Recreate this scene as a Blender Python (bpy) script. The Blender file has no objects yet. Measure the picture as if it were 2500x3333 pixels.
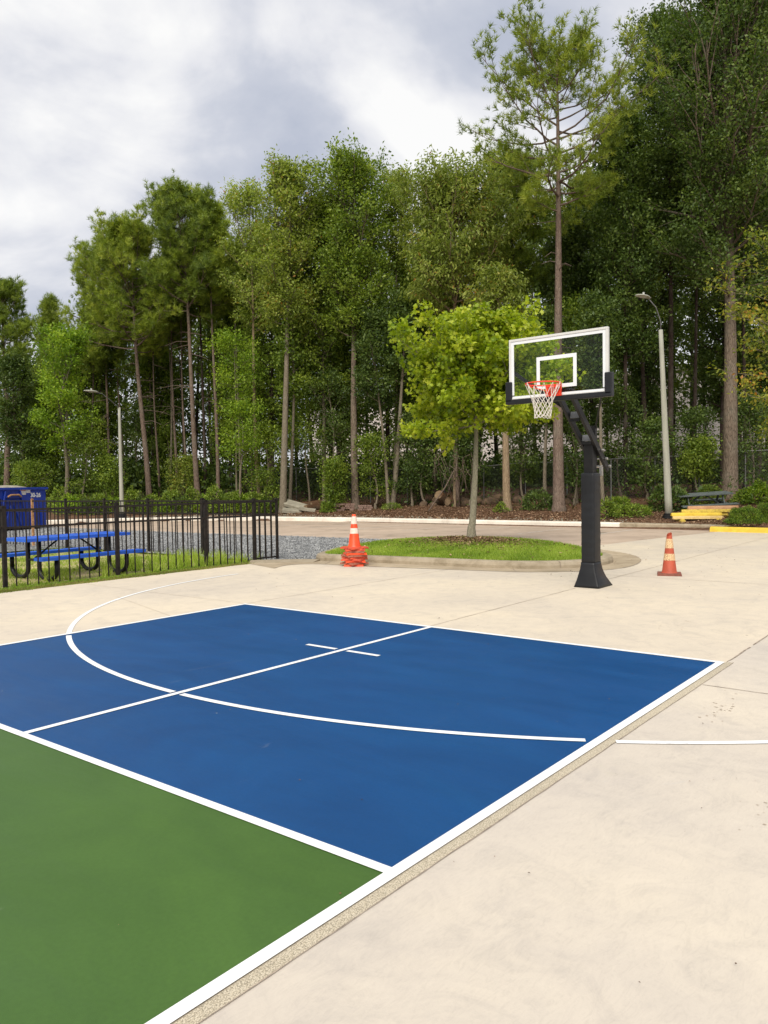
import bpy, math, random
import numpy as np
from mathutils import Matrix, Vector
PI = math.pi
random.seed(7)
sc = bpy.context.scene
col = sc.collection

# ------------------------------------------------------------------ camera geometry
YAW, PITCH, ROLL = math.radians(-51.527), math.radians(-2.014), math.radians(-0.845)
CAM = np.array([-2.492, -1.908, 1.572])
FOC = 2571.6
def cam_axes():
    cy, sy = math.cos(YAW), math.sin(YAW)
    f = np.array([-sy*math.cos(PITCH), cy*math.cos(PITCH), math.sin(PITCH)])
    r = np.array([cy, sy, 0.0]); u = np.cross(r, f)
    return r*math.cos(ROLL)+u*math.sin(ROLL), -r*math.sin(ROLL)+u*math.cos(ROLL), f
AR, AU, AF = cam_axes()
FH = np.array([-math.sin(YAW), math.cos(YAW), 0.0])
def ray(x, y):                      # survey direction for a point of the 1659-wide plan photo
    X = (x*1.50693-1250)/FOC; Y = (y*1.50693-1666.5)/FOC
    return AR*X - AU*Y + AF
def col_at(x, d):                   # place on the ground plan seen in direction x, d metres ahead
    r = ray(x, 1043-(x-829)*0.0148)
    t = d/float(r @ FH)
    return CAM[0]+r[0]*t, CAM[1]+r[1]*t
def z_at(px, py, y):                # height of a point above (px, py) that is seen at height y
    Y = (y*1.50693-1666.5)/FOC
    q0 = np.array([px, py, 0.0])-CAM
    a, b = q0 @ AU, AU[2]; c, d = q0 @ AF, AF[2]
    return float((-Y*c - a)/(b + Y*d))

# ------------------------------------------------------------------ bank / terrain
KERB = [(22.45, -60), (22.45, 4.9), (23.0, 5.3), (22.95, 7.5), (22.9, 20), (22.3, 25), (20.7, 28.3), (18.6, 30.4), (15, 32.6), (8, 36), (-10, 42), (-60, 55)]
KP = np.array(KERB, float)
def kerb_dist(x, y):                # positive behind the kerb
    P = np.stack([np.asarray(x, float), np.asarray(y, float)], -1)
    best = np.full(P.shape[:-1], 1e9); sg = np.ones(P.shape[:-1])
    for a, b in zip(KP[:-1], KP[1:]):
        ab = b-a; t = np.clip(((P-a) @ ab)/(ab @ ab), 0, 1)
        q = a+t[..., None]*ab; dd = np.linalg.norm(P-q, axis=-1)
        cr = ab[0]*(P[..., 1]-a[1])-ab[1]*(P[..., 0]-a[0])
        m = dd < best-1e-9
        best = np.where(m, dd, best); sg = np.where(m, np.where(cr < 0, 1.0, -1.0), sg)
    return best*sg
def bank(x, y):
    s = kerb_dist(x, y)
    x = np.asarray(x, float); y = np.asarray(y, float)
    slope = 0.085+0.02*np.clip((10-y)/20, 0, 1)
    z = 0.135+slope*np.clip(s, 0, 14)+0.05*np.sin(x*0.9+y*0.5)*np.clip(s/4, 0, 1)+0.04*np.sin(y*1.3-x*0.4)*np.clip(s/4, 0, 1)
    return np.where(s > 0.1, z, -0.14)
def bz(x, y): return float(bank(x, y))
def on_bank(x, y):                  # where the line of sight meets the bank
    r = ray(x, y); t = 18.0
    while t < 70:
        p = CAM+r*t
        if p[2] < bz(p[0], p[1]) and kerb_dist(p[0], p[1]) > 0.1: return float(p[0]), float(p[1])
        t += 0.05
    return float(p[0]), float(p[1])

# ------------------------------------------------------------------ materials
def newmat(name):
    m = bpy.data.materials.new(name); m.use_nodes = True
    nt = m.node_tree; nt.nodes.clear()
    out = nt.nodes.new('ShaderNodeOutputMaterial'); b = nt.nodes.new('ShaderNodeBsdfPrincipled')
    nt.links.new(b.outputs[0], out.inputs[0])
    return m, nt, b, out
def N(nt, t, **kw):
    n = nt.nodes.new('ShaderNode'+t)
    for k, v in kw.items():
        if k in n.inputs: n.inputs[k].default_value = v
        else: setattr(n, k, v)
    return n
def c4(c): return (c[0], c[1], c[2], 1)
def coord(nt, scale=(1, 1, 1), kind='Object'):
    tc = N(nt, 'TexCoord'); mp = N(nt, 'Mapping'); mp.inputs['Scale'].default_value = scale
    nt.links.new(tc.outputs[kind], mp.inputs['Vector']); return mp.outputs[0]
def ramp(nt, fac, stops):
    r = N(nt, 'ValToRGB'); e = r.color_ramp.elements
    while len(e) < len(stops): e.new(0.5)
    for el, (p, c) in zip(e, stops): el.position = p; el.color = c4(c) if len(c) == 3 else c
    nt.links.new(fac, r.inputs[0]); return r.outputs[0]
def mixc(nt, fac, a, b, mode='MIX'):
    m = N(nt, 'Mix', data_type='RGBA', blend_type=mode)
    for s, i in ((fac, 0), (a, 6), (b, 7)):
        if hasattr(s, 'links'): nt.links.new(s, m.inputs[i])
        elif i == 0: m.inputs[0].default_value = s
        else: m.inputs[i].default_value = c4(s)
    return m.outputs[2]
def noise(nt, vec, scale, detail=4, rough=0.55, dist=0.0):
    n = N(nt, 'TexNoise', Scale=scale, Detail=detail, Roughness=rough, Distortion=dist)
    nt.links.new(vec, n.inputs['Vector']); return n.outputs[0]
def bump(nt, b, h, strength=0.3, dist=0.01):
    n = N(nt, 'Bump', Strength=strength, Distance=dist)
    nt.links.new(h, n.inputs['Height']); nt.links.new(n.outputs[0], b.inputs['Normal'])
def simple(name, c, rough=0.6, var=0.15, scale=6, metal=0.0, bmp=0.0, c2=None, sc3=(1, 1, 1), spec=0.5):
    m, nt, b, o = newmat(name)
    v = coord(nt, sc3); n = noise(nt, v, scale)
    hi = c2 if c2 else tuple(min(1, x*(1+var)) for x in c); lo = c if c2 else tuple(x*(1-var) for x in c)
    nt.links.new(ramp(nt, n, [(0.3, lo), (0.7, hi)]), b.inputs['Base Color'])
    b.inputs['Roughness'].default_value = rough; b.inputs['Metallic'].default_value = metal
    b.inputs['Specular IOR Level'].default_value = spec
    if bmp: bump(nt, b, noise(nt, v, scale*8), bmp, 0.004)
    return m

def mat_concrete(name='concrete', tone=(1, 1, 1)):
    m, nt, b, o = newmat(name); v = coord(nt)
    big = noise(nt, v, 0.45, 5, 0.6, 0.4)
    c = ramp(nt, big, [(0.28, (0.52, 0.455, 0.37)), (0.5, (0.59, 0.512, 0.40)), (0.72, (0.65, 0.56, 0.42))])
    mid = noise(nt, v, 3.2, 8, 0.72, 1.2)
    c = mixc(nt, 0.68, c, ramp(nt, mid, [(0.3, (0.80, 0.80, 0.82)), (0.5, (0.99, 0.98, 0.97)), (0.68, (1.07, 1.06, 1.04))]), 'MULTIPLY')
    wst = coord(nt, (1.0, 3.2, 1)); w = noise(nt, wst, 9, 8, 0.75, 2.5)      # trowel streaks
    c = mixc(nt, 0.6, c, ramp(nt, w, [(0.32, (0.86, 0.86, 0.86)), (0.5, (1, 1, 1)), (0.7, (1.05, 1.05, 1.04))]), 'MULTIPLY')
    st = noise(nt, v, 0.9, 6, 0.7, 1.5)
    c = mixc(nt, ramp(nt, st, [(0.62, (0, 0, 0)), (0.78, (0.3, 0.3, 0.3))]), c, (0.50, 0.44, 0.30))
    st2 = noise(nt, v, 1.7, 6, 0.7, 1.0)
    c = mixc(nt, ramp(nt, st2, [(0.66, (0, 0, 0)), (0.8, (0.3, 0.3, 0.3))]), c, (0.47, 0.47, 0.48))
    sp = N(nt, 'TexVoronoi', Scale=5.5); nt.links.new(v, sp.inputs['Vector'])
    spn = noise(nt, v, 1.1, 2)
    sm = N(nt, 'Math', operation='ADD'); nt.links.new(sp.outputs['Distance'], sm.inputs[0]); nt.links.new(spn, sm.inputs[1])
    c = mixc(nt, ramp(nt, sm.outputs[0], [(0.375, (0.8, 0.8, 0.8)), (0.395, (0, 0, 0))]), c, (0.16, 0.12, 0.08))
    c = mixc(nt, 1.0, c, tone, 'MULTIPLY')
    nt.links.new(c, b.inputs['Base Color'])
    b.inputs['Roughness'].default_value = 0.75; b.inputs['Specular IOR Level'].default_value = 0.3
    bump(nt, b, noise(nt, v, 120, 4), 0.25, 0.002)
    return m
def mat_paint(name, c, worn=0.06, rough=0.46):
    m, nt, b, o = newmat(name); v = coord(nt)
    n = noise(nt, v, 0.7, 6, 0.6, 1.0)
    cc = ramp(nt, n, [(0.3, tuple(x*(1-worn) for x in c)), (0.7, tuple(min(1, x*(1+worn)+0.002) for x in c))])
    n2 = noise(nt, coord(nt, (1, 0.16, 1)), 2.6, 7, 0.68, 0.5)
    cc = mixc(nt, 0.7, cc, ramp(nt, n2, [(0.3, (0.88, 0.9, 0.9)), (0.7, (1.12, 1.08, 1.08))]), 'MULTIPLY')
    n3 = noise(nt, coord(nt, (0.9, 0.45, 1)), 0.8, 5, 0.6, 3.0)
    cc = mixc(nt, 0.8, cc, ramp(nt, n3, [(0.35, (0.88, 0.9, 0.92)), (0.5, (1, 1, 1)), (0.65, (1.12, 1.1, 1.06))]), 'MULTIPLY')
    n4 = noise(nt, v, 55, 3, 0.7)
    cc = mixc(nt, 0.5, cc, ramp(nt, n4, [(0.3, (0.88, 0.88, 0.88)), (0.7, (1.12, 1.12, 1.12))]), 'MULTIPLY')
    n5 = noise(nt, coord(nt, (0.25, 1.4, 1)), 2.3, 6, 0.75, 2.0)
    cc = mixc(nt, ramp(nt, n5, [(0.64, (0, 0, 0)), (0.74, (0.10, 0.10, 0.10))]), cc, (0.45, 0.45, 0.42))
    fl = N(nt, 'TexVoronoi', Scale=2.6); nt.links.new(v, fl.inputs['Vector'])
    cc = mixc(nt, ramp(nt, fl.outputs['Distance'], [(0.012, (0.6, 0.6, 0.6)), (0.02, (0, 0, 0))]), cc, (0.5, 0.48, 0.38))
    nt.links.new(cc, b.inputs['Base Color']); b.inputs['Specular IOR Level'].default_value = 0.22
    rr = ramp(nt, n2, [(0.3, (rough-0.07,)*3), (0.7, (rough+0.1,)*3)]); nt.links.new(rr, b.inputs['Roughness'])
    bump(nt, b, noise(nt, v, 260, 3), 0.22, 0.0015)
    return m
def mat_leaf(name, dark, mid, light, trans=0.35, rough=0.5, autumn=None):
    m, nt, b, o = newmat(name)
    a = N(nt, 'Attribute', attribute_name='tint')
    c = ramp(nt, a.outputs['Fac'], [(0.05, dark), (0.5, mid), (0.95, light)] if not autumn else [(0.05, dark), (0.45, mid), (0.85, light), (0.985, autumn)])
    oi = N(nt, 'ObjectInfo')
    hs = N(nt, 'HueSaturation'); mr = N(nt, 'MapRange'); mr.inputs['To Min'].default_value = 0.98; mr.inputs['To Max'].default_value = 1.22
    nt.links.new(oi.outputs['Random'], mr.inputs[0]); nt.links.new(mr.outputs[0], hs.inputs['Value']); nt.links.new(c, hs.inputs['Color'])
    c = hs.outputs[0]
    nt.links.new(c, b.inputs['Base Color']); b.inputs['Roughness'].default_value = rough; b.inputs['Specular IOR Level'].default_value = 0.35
    t = N(nt, 'BsdfTranslucent')
    tc = mixc(nt, 1.0, c, (1.15, 1.2, 0.55), 'MULTIPLY'); nt.links.new(tc, t.inputs[0])
    mx = N(nt, 'MixShader'); mx.inputs[0].default_value = trans
    nt.links.new(b.outputs[0], mx.inputs[1]); nt.links.new(t.outputs[0], mx.inputs[2]); nt.links.new(mx.outputs[0], o.inputs[0])
    return m
def mat_bark(name, c1, c2, furrow=1.0, scale=1.0):
    m, nt, b, o = newmat(name)
    v = coord(nt, (9*scale, 9*scale, 1.7*scale))
    n = noise(nt, v, 2.2, 7, 0.65, 1.2)
    vo = N(nt, 'TexVoronoi', Scale=2.4, feature='DISTANCE_TO_EDGE'); nt.links.new(v, vo.inputs['Vector'])
    c = ramp(nt, n, [(0.3, c1), (0.7, c2)])
    c = mixc(nt, ramp(nt, vo.outputs['Distance'], [(0.0, (0.75*furrow,)*3), (0.12, (0, 0, 0))]), c, tuple(x*0.3 for x in c1))
    li = noise(nt, coord(nt), 1.1, 5)
    c = mixc(nt, ramp(nt, li, [(0.5, (0, 0, 0)), (0.75, (0.4, 0.4, 0.4))]), c, (0.23, 0.235, 0.18))
    nt.links.new(c, b.inputs['Base Color']); b.inputs['Roughness'].default_value = 0.9; b.inputs['Specular IOR Level'].default_value = 0.15
    bump(nt, b, vo.outputs['Distance'], 0.8, 0.04)
    return m
def mat_ground(name, stops, scale=4, detail=8, bm=0.4, vor=0, extra=None):
    m, nt, b, o = newmat(name); v = coord(nt)
    if vor:
        vo = N(nt, 'TexVoronoi', Scale=vor); nt.links.new(v, vo.inputs['Vector'])
        sep = N(nt, 'SeparateColor'); nt.links.new(vo.outputs['Color'], sep.inputs[0]); f = sep.outputs[0]
        c = ramp(nt, f, stops)
        c = mixc(nt, ramp(nt, vo.outputs['Distance'], [(0.35, (0, 0, 0)), (0.75, (0.75, 0.75, 0.75))]), c, tuple(x*0.35 for x in stops[0][1]))
        bump(nt, b, vo.outputs['Distance'], bm, 0.02)
    else:
        c = ramp(nt, noise(nt, v, scale, detail, 0.7, 0.5), stops)
        bump(nt, b, noise(nt, v, scale*12, 5), bm, 0.01)
    n2 = noise(nt, v, 0.5, 4)
    c = mixc(nt, 0.8, c, ramp(nt, n2, [(0.3, (0.82, 0.82, 0.82)), (0.7, (1.12, 1.12, 1.12))]), 'MULTIPLY')
    if extra:
        en = noise(nt, v, extra[1], 5, 0.65, 0.8)
        c = mixc(nt, ramp(nt, en, [(extra[2], (0, 0, 0)), (extra[2]+0.12, (1, 1, 1))]), c, extra[0])
    nt.links.new(c, b.inputs['Base Color']); b.inputs['Roughness'].default_value = 0.9; b.inputs['Specular IOR Level'].default_value = 0.2
    return m

M = {}
M['concrete'] = mat_concrete('concrete', (1.0, 1.005, 1.01))
M['concrete_side'] = mat_concrete('concrete_side_slab', (0.905, 0.93, 1.0))
M['blue_paint'] = mat_paint('blue_court_paint', (0.0001, 0.053, 0.178))
M['green_paint'] = mat_paint('green_court_paint', (0.050, 0.112, 0.018))
M['white_line'] = simple('white_line_paint', (0.78, 0.78, 0.76), 0.6, 0.04, 3)
def mat_line():
    m, nt, b, o = newmat('white_line_paint'); v = coord(nt)
    c = ramp(nt, noise(nt, v, 3, 5), [(0.3, (0.72, 0.72, 0.71)), (0.7, (0.80, 0.80, 0.78))])
    w = noise(nt, v, 38, 6, 0.75, 0.6); lo = noise(nt, v, 1.3, 3)
    a = N(nt, 'Math', operation='MULTIPLY'); nt.links.new(w, a.inputs[0]); nt.links.new(lo, a.inputs[1])
    c = mixc(nt, ramp(nt, a.outputs[0], [(0.31, (0, 0, 0)), (0.38, (0.45, 0.45, 0.45))]), c, (0.42, 0.40, 0.36))
    nt.links.new(c, b.inputs['Base Color']); b.inputs['Roughness'].default_value = 0.6
    bump(nt, b, noise(nt, v, 240, 3), 0.2, 0.0015); return m
M['white_line'] = mat_line()
M['worn_line'] = simple('worn_line_paint', (0.50, 0.44, 0.36), 0.8, 0.1, 9, c2=(0.62, 0.57, 0.48))
M['joint'] = simple('joint_dark', (0.16, 0.12, 0.09), 0.9, 0.4, 14, c2=(0.42, 0.34, 0.26))
M['joint_pale'] = simple('joint_pale', (0.34, 0.27, 0.2), 0.9, 0.2, 6, c2=(0.55, 0.46, 0.36))
M['tyre_dust'] = simple('tyre_dust', (0.50, 0.44, 0.35), 0.9, 0.06, 5)
M['aggregate'] = mat_ground('exposed_aggregate', [(0.1, (0.50, 0.43, 0.31)), (0.4, (0.56, 0.485, 0.355)), (0.75, (0.62, 0.545, 0.41))], vor=190, bm=0.06)
M['apron'] = mat_ground('gutter_concrete', [(0.3, (0.30, 0.235, 0.155)), (0.55, (0.41, 0.33, 0.225)), (0.75, (0.50, 0.41, 0.29))], scale=2.2, bm=0.2)
M['kerb_old'] = mat_ground('old_kerb_concrete', [(0.28, (0.20, 0.16, 0.10)), (0.5, (0.34, 0.28, 0.195)), (0.75, (0.44, 0.37, 0.27))], scale=3.0, bm=0.3)
M['kerb_white'] = mat_ground('new_kerb_concrete', [(0.3, (0.62, 0.55, 0.46)), (0.5, (0.74, 0.68, 0.58)), (0.75, (0.80, 0.74, 0.64))], scale=2.0, bm=0.1)
M['asphalt'] = mat_ground('asphalt', [(0.3, (0.38, 0.295, 0.22)), (0.5, (0.47, 0.365, 0.275)), (0.75, (0.53, 0.42, 0.32))], scale=1.2, bm=0.2, extra=((0.20, 0.165, 0.125), 0.8, 0.6))
M['gravel'] = mat_ground('gravel', [(0.1, (0.09, 0.095, 0.10)), (0.5, (0.22, 0.225, 0.225)), (0.9, (0.42, 0.42, 0.40))], vor=26, bm=0.9)
M['stone'] = simple('gravel_stone', (0.12, 0.125, 0.13), 0.85, 0.3, 3.1, c2=(0.46, 0.46, 0.45))
M['yard'] = mat_ground('yard_soil', [(0.3, (0.17, 0.20, 0.05)), (0.48, (0.36, 0.33, 0.13)), (0.7, (0.55, 0.40, 0.24))], scale=2.0, bm=0.5)
M['lawn'] = mat_ground('lawn_soil', [(0.3, (0.07, 0.12, 0.02)), (0.7, (0.14, 0.19, 0.035))], scale=6, bm=0.4)
M['floor'] = mat_ground('forest_floor', [(0.25, (0.045, 0.028, 0.016)), (0.5, (0.13, 0.07, 0.04)), (0.75, (0.24, 0.145, 0.09))], scale=5, bm=0.8, extra=((0.05, 0.07, 0.018), 0.35, 0.6))
M['yellow'] = simple('yellow_paint', (0.62, 0.40, 0.03), 0.7, 0.15, 5, c2=(0.78, 0.55, 0.06), bmp=0.3)
M['yellow2'] = simple('weathered_yellow_paint', (0.40, 0.28, 0.05), 0.8, 0.2, 14, c2=(0.74, 0.54, 0.08), bmp=0.5)
M['orange_wood'] = simple('faded_orange_paint', (0.42, 0.21, 0.10), 0.8, 0.15, 6, c2=(0.56, 0.32, 0.17), bmp=0.4)
M['cream'] = simple('cream_yellow_paint', (0.55, 0.38, 0.14), 0.8, 0.15, 9, c2=(0.68, 0.50, 0.2), bmp=0.4)
M['black_metal'] = simple('black_metal', (0.006, 0.006, 0.007), 0.45, 0.3, 12, c2=(0.014, 0.013, 0.012), spec=0.3)
M['fence_metal'] = simple('weathered_fence_metal', (0.007, 0.006, 0.006), 0.6, 0.3, 16, c2=(0.026, 0.019, 0.015), spec=0.25)
M['rust'] = simple('rusty_metal', (0.20, 0.08, 0.03), 0.85, 0.3, 20, c2=(0.52, 0.30, 0.13), bmp=0.3)
M['grey_metal'] = simple('grey_metal', (0.16, 0.16, 0.165), 0.5, 0.1, 8)
M['pad'] = simple('black_vinyl', (0.009, 0.0095, 0.011), 0.42, 0.2, 3, c2=(0.015, 0.016, 0.018), bmp=0.15, spec=0.3)
M['blue_plastic'] = simple('blue_coated_metal', (0.008, 0.085, 0.50), 0.45, 0.1, 5, c2=(0.015, 0.12, 0.62))
M['dumpster'] = simple('blue_dumpster_paint', (0.006, 0.03, 0.26), 0.45, 0.1, 1.5, c2=(0.010, 0.045, 0.36), bmp=0.05)
M['board_white'] = simple('white_board_frame', (0.72, 0.73, 0.74), 0.4, 0.03, 5)
M['board_cream'] = simple('aluminium_frame', (0.60, 0.59, 0.56), 0.45, 0.05, 5)
M['rim'] = simple('orange_red_rim', (0.78, 0.045, 0.012), 0.4, 0.08, 8)
M['net'] = simple('white_net_cord', (0.66, 0.61, 0.54), 0.9, 0.12, 30)
M['steel'] = simple('zinc_steel', (0.45, 0.43, 0.40), 0.35, 0.15, 20, metal=0.8)
M['cone_new'] = simple('orange_cone_plastic', (0.80, 0.055, 0.008), 0.42, 0.08, 6, c2=(0.88, 0.09, 0.015))
M['cone_edge'] = simple('scuffed_cone_base', (0.34, 0.055, 0.028), 0.75, 0.2, 22, c2=(0.75, 0.09, 0.035), bmp=0.3)
M['cone_dirty'] = simple('dusty_cone_base', (0.24, 0.085, 0.055), 0.85, 0.2, 25, c2=(0.44, 0.14, 0.08), bmp=0.3)
M['cone_old'] = simple('faded_red_cone_plastic', (0.36, 0.06, 0.025), 0.6, 0.12, 7, c2=(0.50, 0.09, 0.04))
M['cone_foot'] = simple('old_cone_base', (0.15, 0.05, 0.035), 0.85, 0.25, 18, c2=(0.26, 0.09, 0.055))
M['collar'] = simple('reflective_collar', (0.70, 0.50, 0.40), 0.35, 0.1, 18, c2=(0.80, 0.68, 0.60))
M['pole_grey'] = simple('galvanised_pole', (0.30, 0.30, 0.24), 0.6, 0.1, 3, c2=(0.40, 0.39, 0.32), sc3=(3, 3, 0.4))
M['lens'] = simple('lamp_lens', (0.45, 0.45, 0.42), 0.3, 0.05, 3)
M['table_grey'] = simple('weathered_grey_green_wood', (0.055, 0.07, 0.065), 0.8, 0.2, 8, c2=(0.16, 0.18, 0.165), bmp=0.4, sc3=(1, 6, 6))
M['wood_log'] = mat_bark('log_bark', (0.07, 0.035, 0.018), (0.17, 0.095, 0.05), 0.7, 1.5)
M['log_end'] = simple('cut_log_end', (0.10, 0.06, 0.03), 0.9, 0.2, 12, c2=(0.24, 0.165, 0.09), bmp=0.4)
M['slab'] = simple('weathered_concrete_slab', (0.22, 0.20, 0.15), 0.9, 0.15, 4, c2=(0.36, 0.33, 0.25), bmp=0.3)
M['rock'] = simple('rock', (0.045, 0.03, 0.018), 0.95, 0.3, 5, c2=(0.15, 0.095, 0.055), bmp=0.6)
M['brick'] = simple('old_brick', (0.14, 0.08, 0.06), 0.95, 0.3, 9, c2=(0.28, 0.19, 0.15), bmp=0.5)
M['warehouse'] = simple('warehouse_panel', (0.62, 0.56, 0.52), 0.7, 0.05, 0.6)
M['chain'] = simple('galvanised_wire', (0.07, 0.07, 0.065), 0.5, 0.1, 10, metal=0.5)
M['rail'] = simple('galvanised_rail', (0.17, 0.17, 0.16), 0.5, 0.1, 5, metal=0.4)
M['paper'] = simple('white_sticker', (0.62, 0.60, 0.58), 0.6, 0.05, 5)
M['bark_pine'] = mat_bark('pine_bark', (0.12, 0.082, 0.062), (0.27, 0.20, 0.155), 0.85, 1.0)
M['bark_grey'] = mat_bark('grey_bark', (0.14, 0.115, 0.08), (0.28, 0.235, 0.17), 0.7, 1.1)
M['bark_oak'] = mat_bark('oak_bark', (0.12, 0.09, 0.065), (0.27, 0.21, 0.155), 1.0, 0.9)
M['bark_tan'] = mat_bark('tan_bark', (0.20, 0.14, 0.085), (0.36, 0.27, 0.17), 0.6, 0.9)
M['bark_dark'] = mat_bark('dark_bark', (0.04, 0.028, 0.022), (0.10, 0.07, 0.055), 0.8, 1.0)
M['bark_maple'] = mat_bark('maple_bark', (0.20, 0.175, 0.12), (0.36, 0.33, 0.24), 0.25, 2.2)
M['pine_leaf'] = mat_leaf('pine_needles', (0.06, 0.10, 0.018), (0.165, 0.225, 0.026), (0.32, 0.38, 0.05), 0.32, 0.5)
M['pine_lime'] = mat_leaf('yellow_green_needles', (0.08, 0.125, 0.018), (0.22, 0.285, 0.028), (0.40, 0.44, 0.06), 0.32, 0.5)
M['leaf_mid'] = mat_leaf('green_leaves', (0.06, 0.105, 0.016), (0.165, 0.24, 0.030), (0.32, 0.39, 0.06), 0.4)
M['leaf_olive'] = mat_leaf('olive_leaves', (0.085, 0.12, 0.02), (0.22, 0.285, 0.045), (0.40, 0.45, 0.10), 0.42, autumn=(0.32, 0.16, 0.03))
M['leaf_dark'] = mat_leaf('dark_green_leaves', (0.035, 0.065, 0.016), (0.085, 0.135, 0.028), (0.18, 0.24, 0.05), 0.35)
M['leaf_wood'] = mat_leaf('wood_leaves', (0.04, 0.075, 0.016), (0.11, 0.165, 0.028), (0.22, 0.28, 0.05), 0.38)
M['leaf_lime'] = mat_leaf('lime_leaves', (0.08, 0.15, 0.014), (0.19, 0.30, 0.024), (0.36, 0.46, 0.045), 0.42)
M['leaf_maple'] = mat_leaf('maple_leaves', (0.11, 0.18, 0.008), (0.28, 0.36, 0.014), (0.52, 0.55, 0.05), 0.40, 0.45)
M['leaf_yellow'] = mat_leaf('yellowing_leaves', (0.06, 0.10, 0.012), (0.17, 0.22, 0.025), (0.40, 0.35, 0.05), 0.4, autumn=(0.45, 0.20, 0.03))
M['leaf_box'] = mat_leaf('boxwood_leaves', (0.03, 0.07, 0.010), (0.12, 0.21, 0.02), (0.34, 0.45, 0.05), 0.3, 0.4)
M['grass'] = mat_leaf('grass_blades', (0.10, 0.17, 0.014), (0.21, 0.31, 0.028), (0.36, 0.44, 0.07), 0.35)
M['dry_grass'] = mat_leaf('dry_grass_blades', (0.10, 0.11, 0.025), (0.24, 0.21, 0.06), (0.40, 0.31, 0.13), 0.3)
M['litter'] = mat_leaf('fallen_leaves', (0.07, 0.035, 0.018), (0.19, 0.10, 0.055), (0.42, 0.28, 0.17), 0.1, 0.8)

def mat_glass():
    m, nt, b, o = newmat('clear_glass'); nt.nodes.remove(b)
    t = N(nt, 'BsdfTransparent'); t.inputs[0].default_value = (0.93, 0.965, 0.95, 1)
    g = N(nt, 'BsdfGlossy', Roughness=0.02); fr = N(nt, 'Fresnel', IOR=1.22)
    mx = N(nt, 'MixShader'); nt.links.new(fr.outputs[0], mx.inputs[0]); nt.links.new(t.outputs[0], mx.inputs[1]); nt.links.new(g.outputs[0], mx.inputs[2])
    nt.links.new(mx.outputs[0], o.inputs[0]); return m
M['glass'] = mat_glass()
def mat_oldcollar():
    m, nt, b, o = newmat('cracked_collar'); v = coord(nt)
    vo = N(nt, 'TexVoronoi', Scale=38, feature='DISTANCE_TO_EDGE'); nt.links.new(v, vo.inputs['Vector'])
    c = mixc(nt, ramp(nt, vo.outputs['Distance'], [(0.03, (1, 1, 1)), (0.07, (0, 0, 0))]), (0.72, 0.50, 0.27), (0.25, 0.12, 0.06))
    nt.links.new(c, b.inputs['Base Color']); b.inputs['Roughness'].default_value = 0.6; return m
M['collar_old'] = mat_oldcollar()

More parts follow.
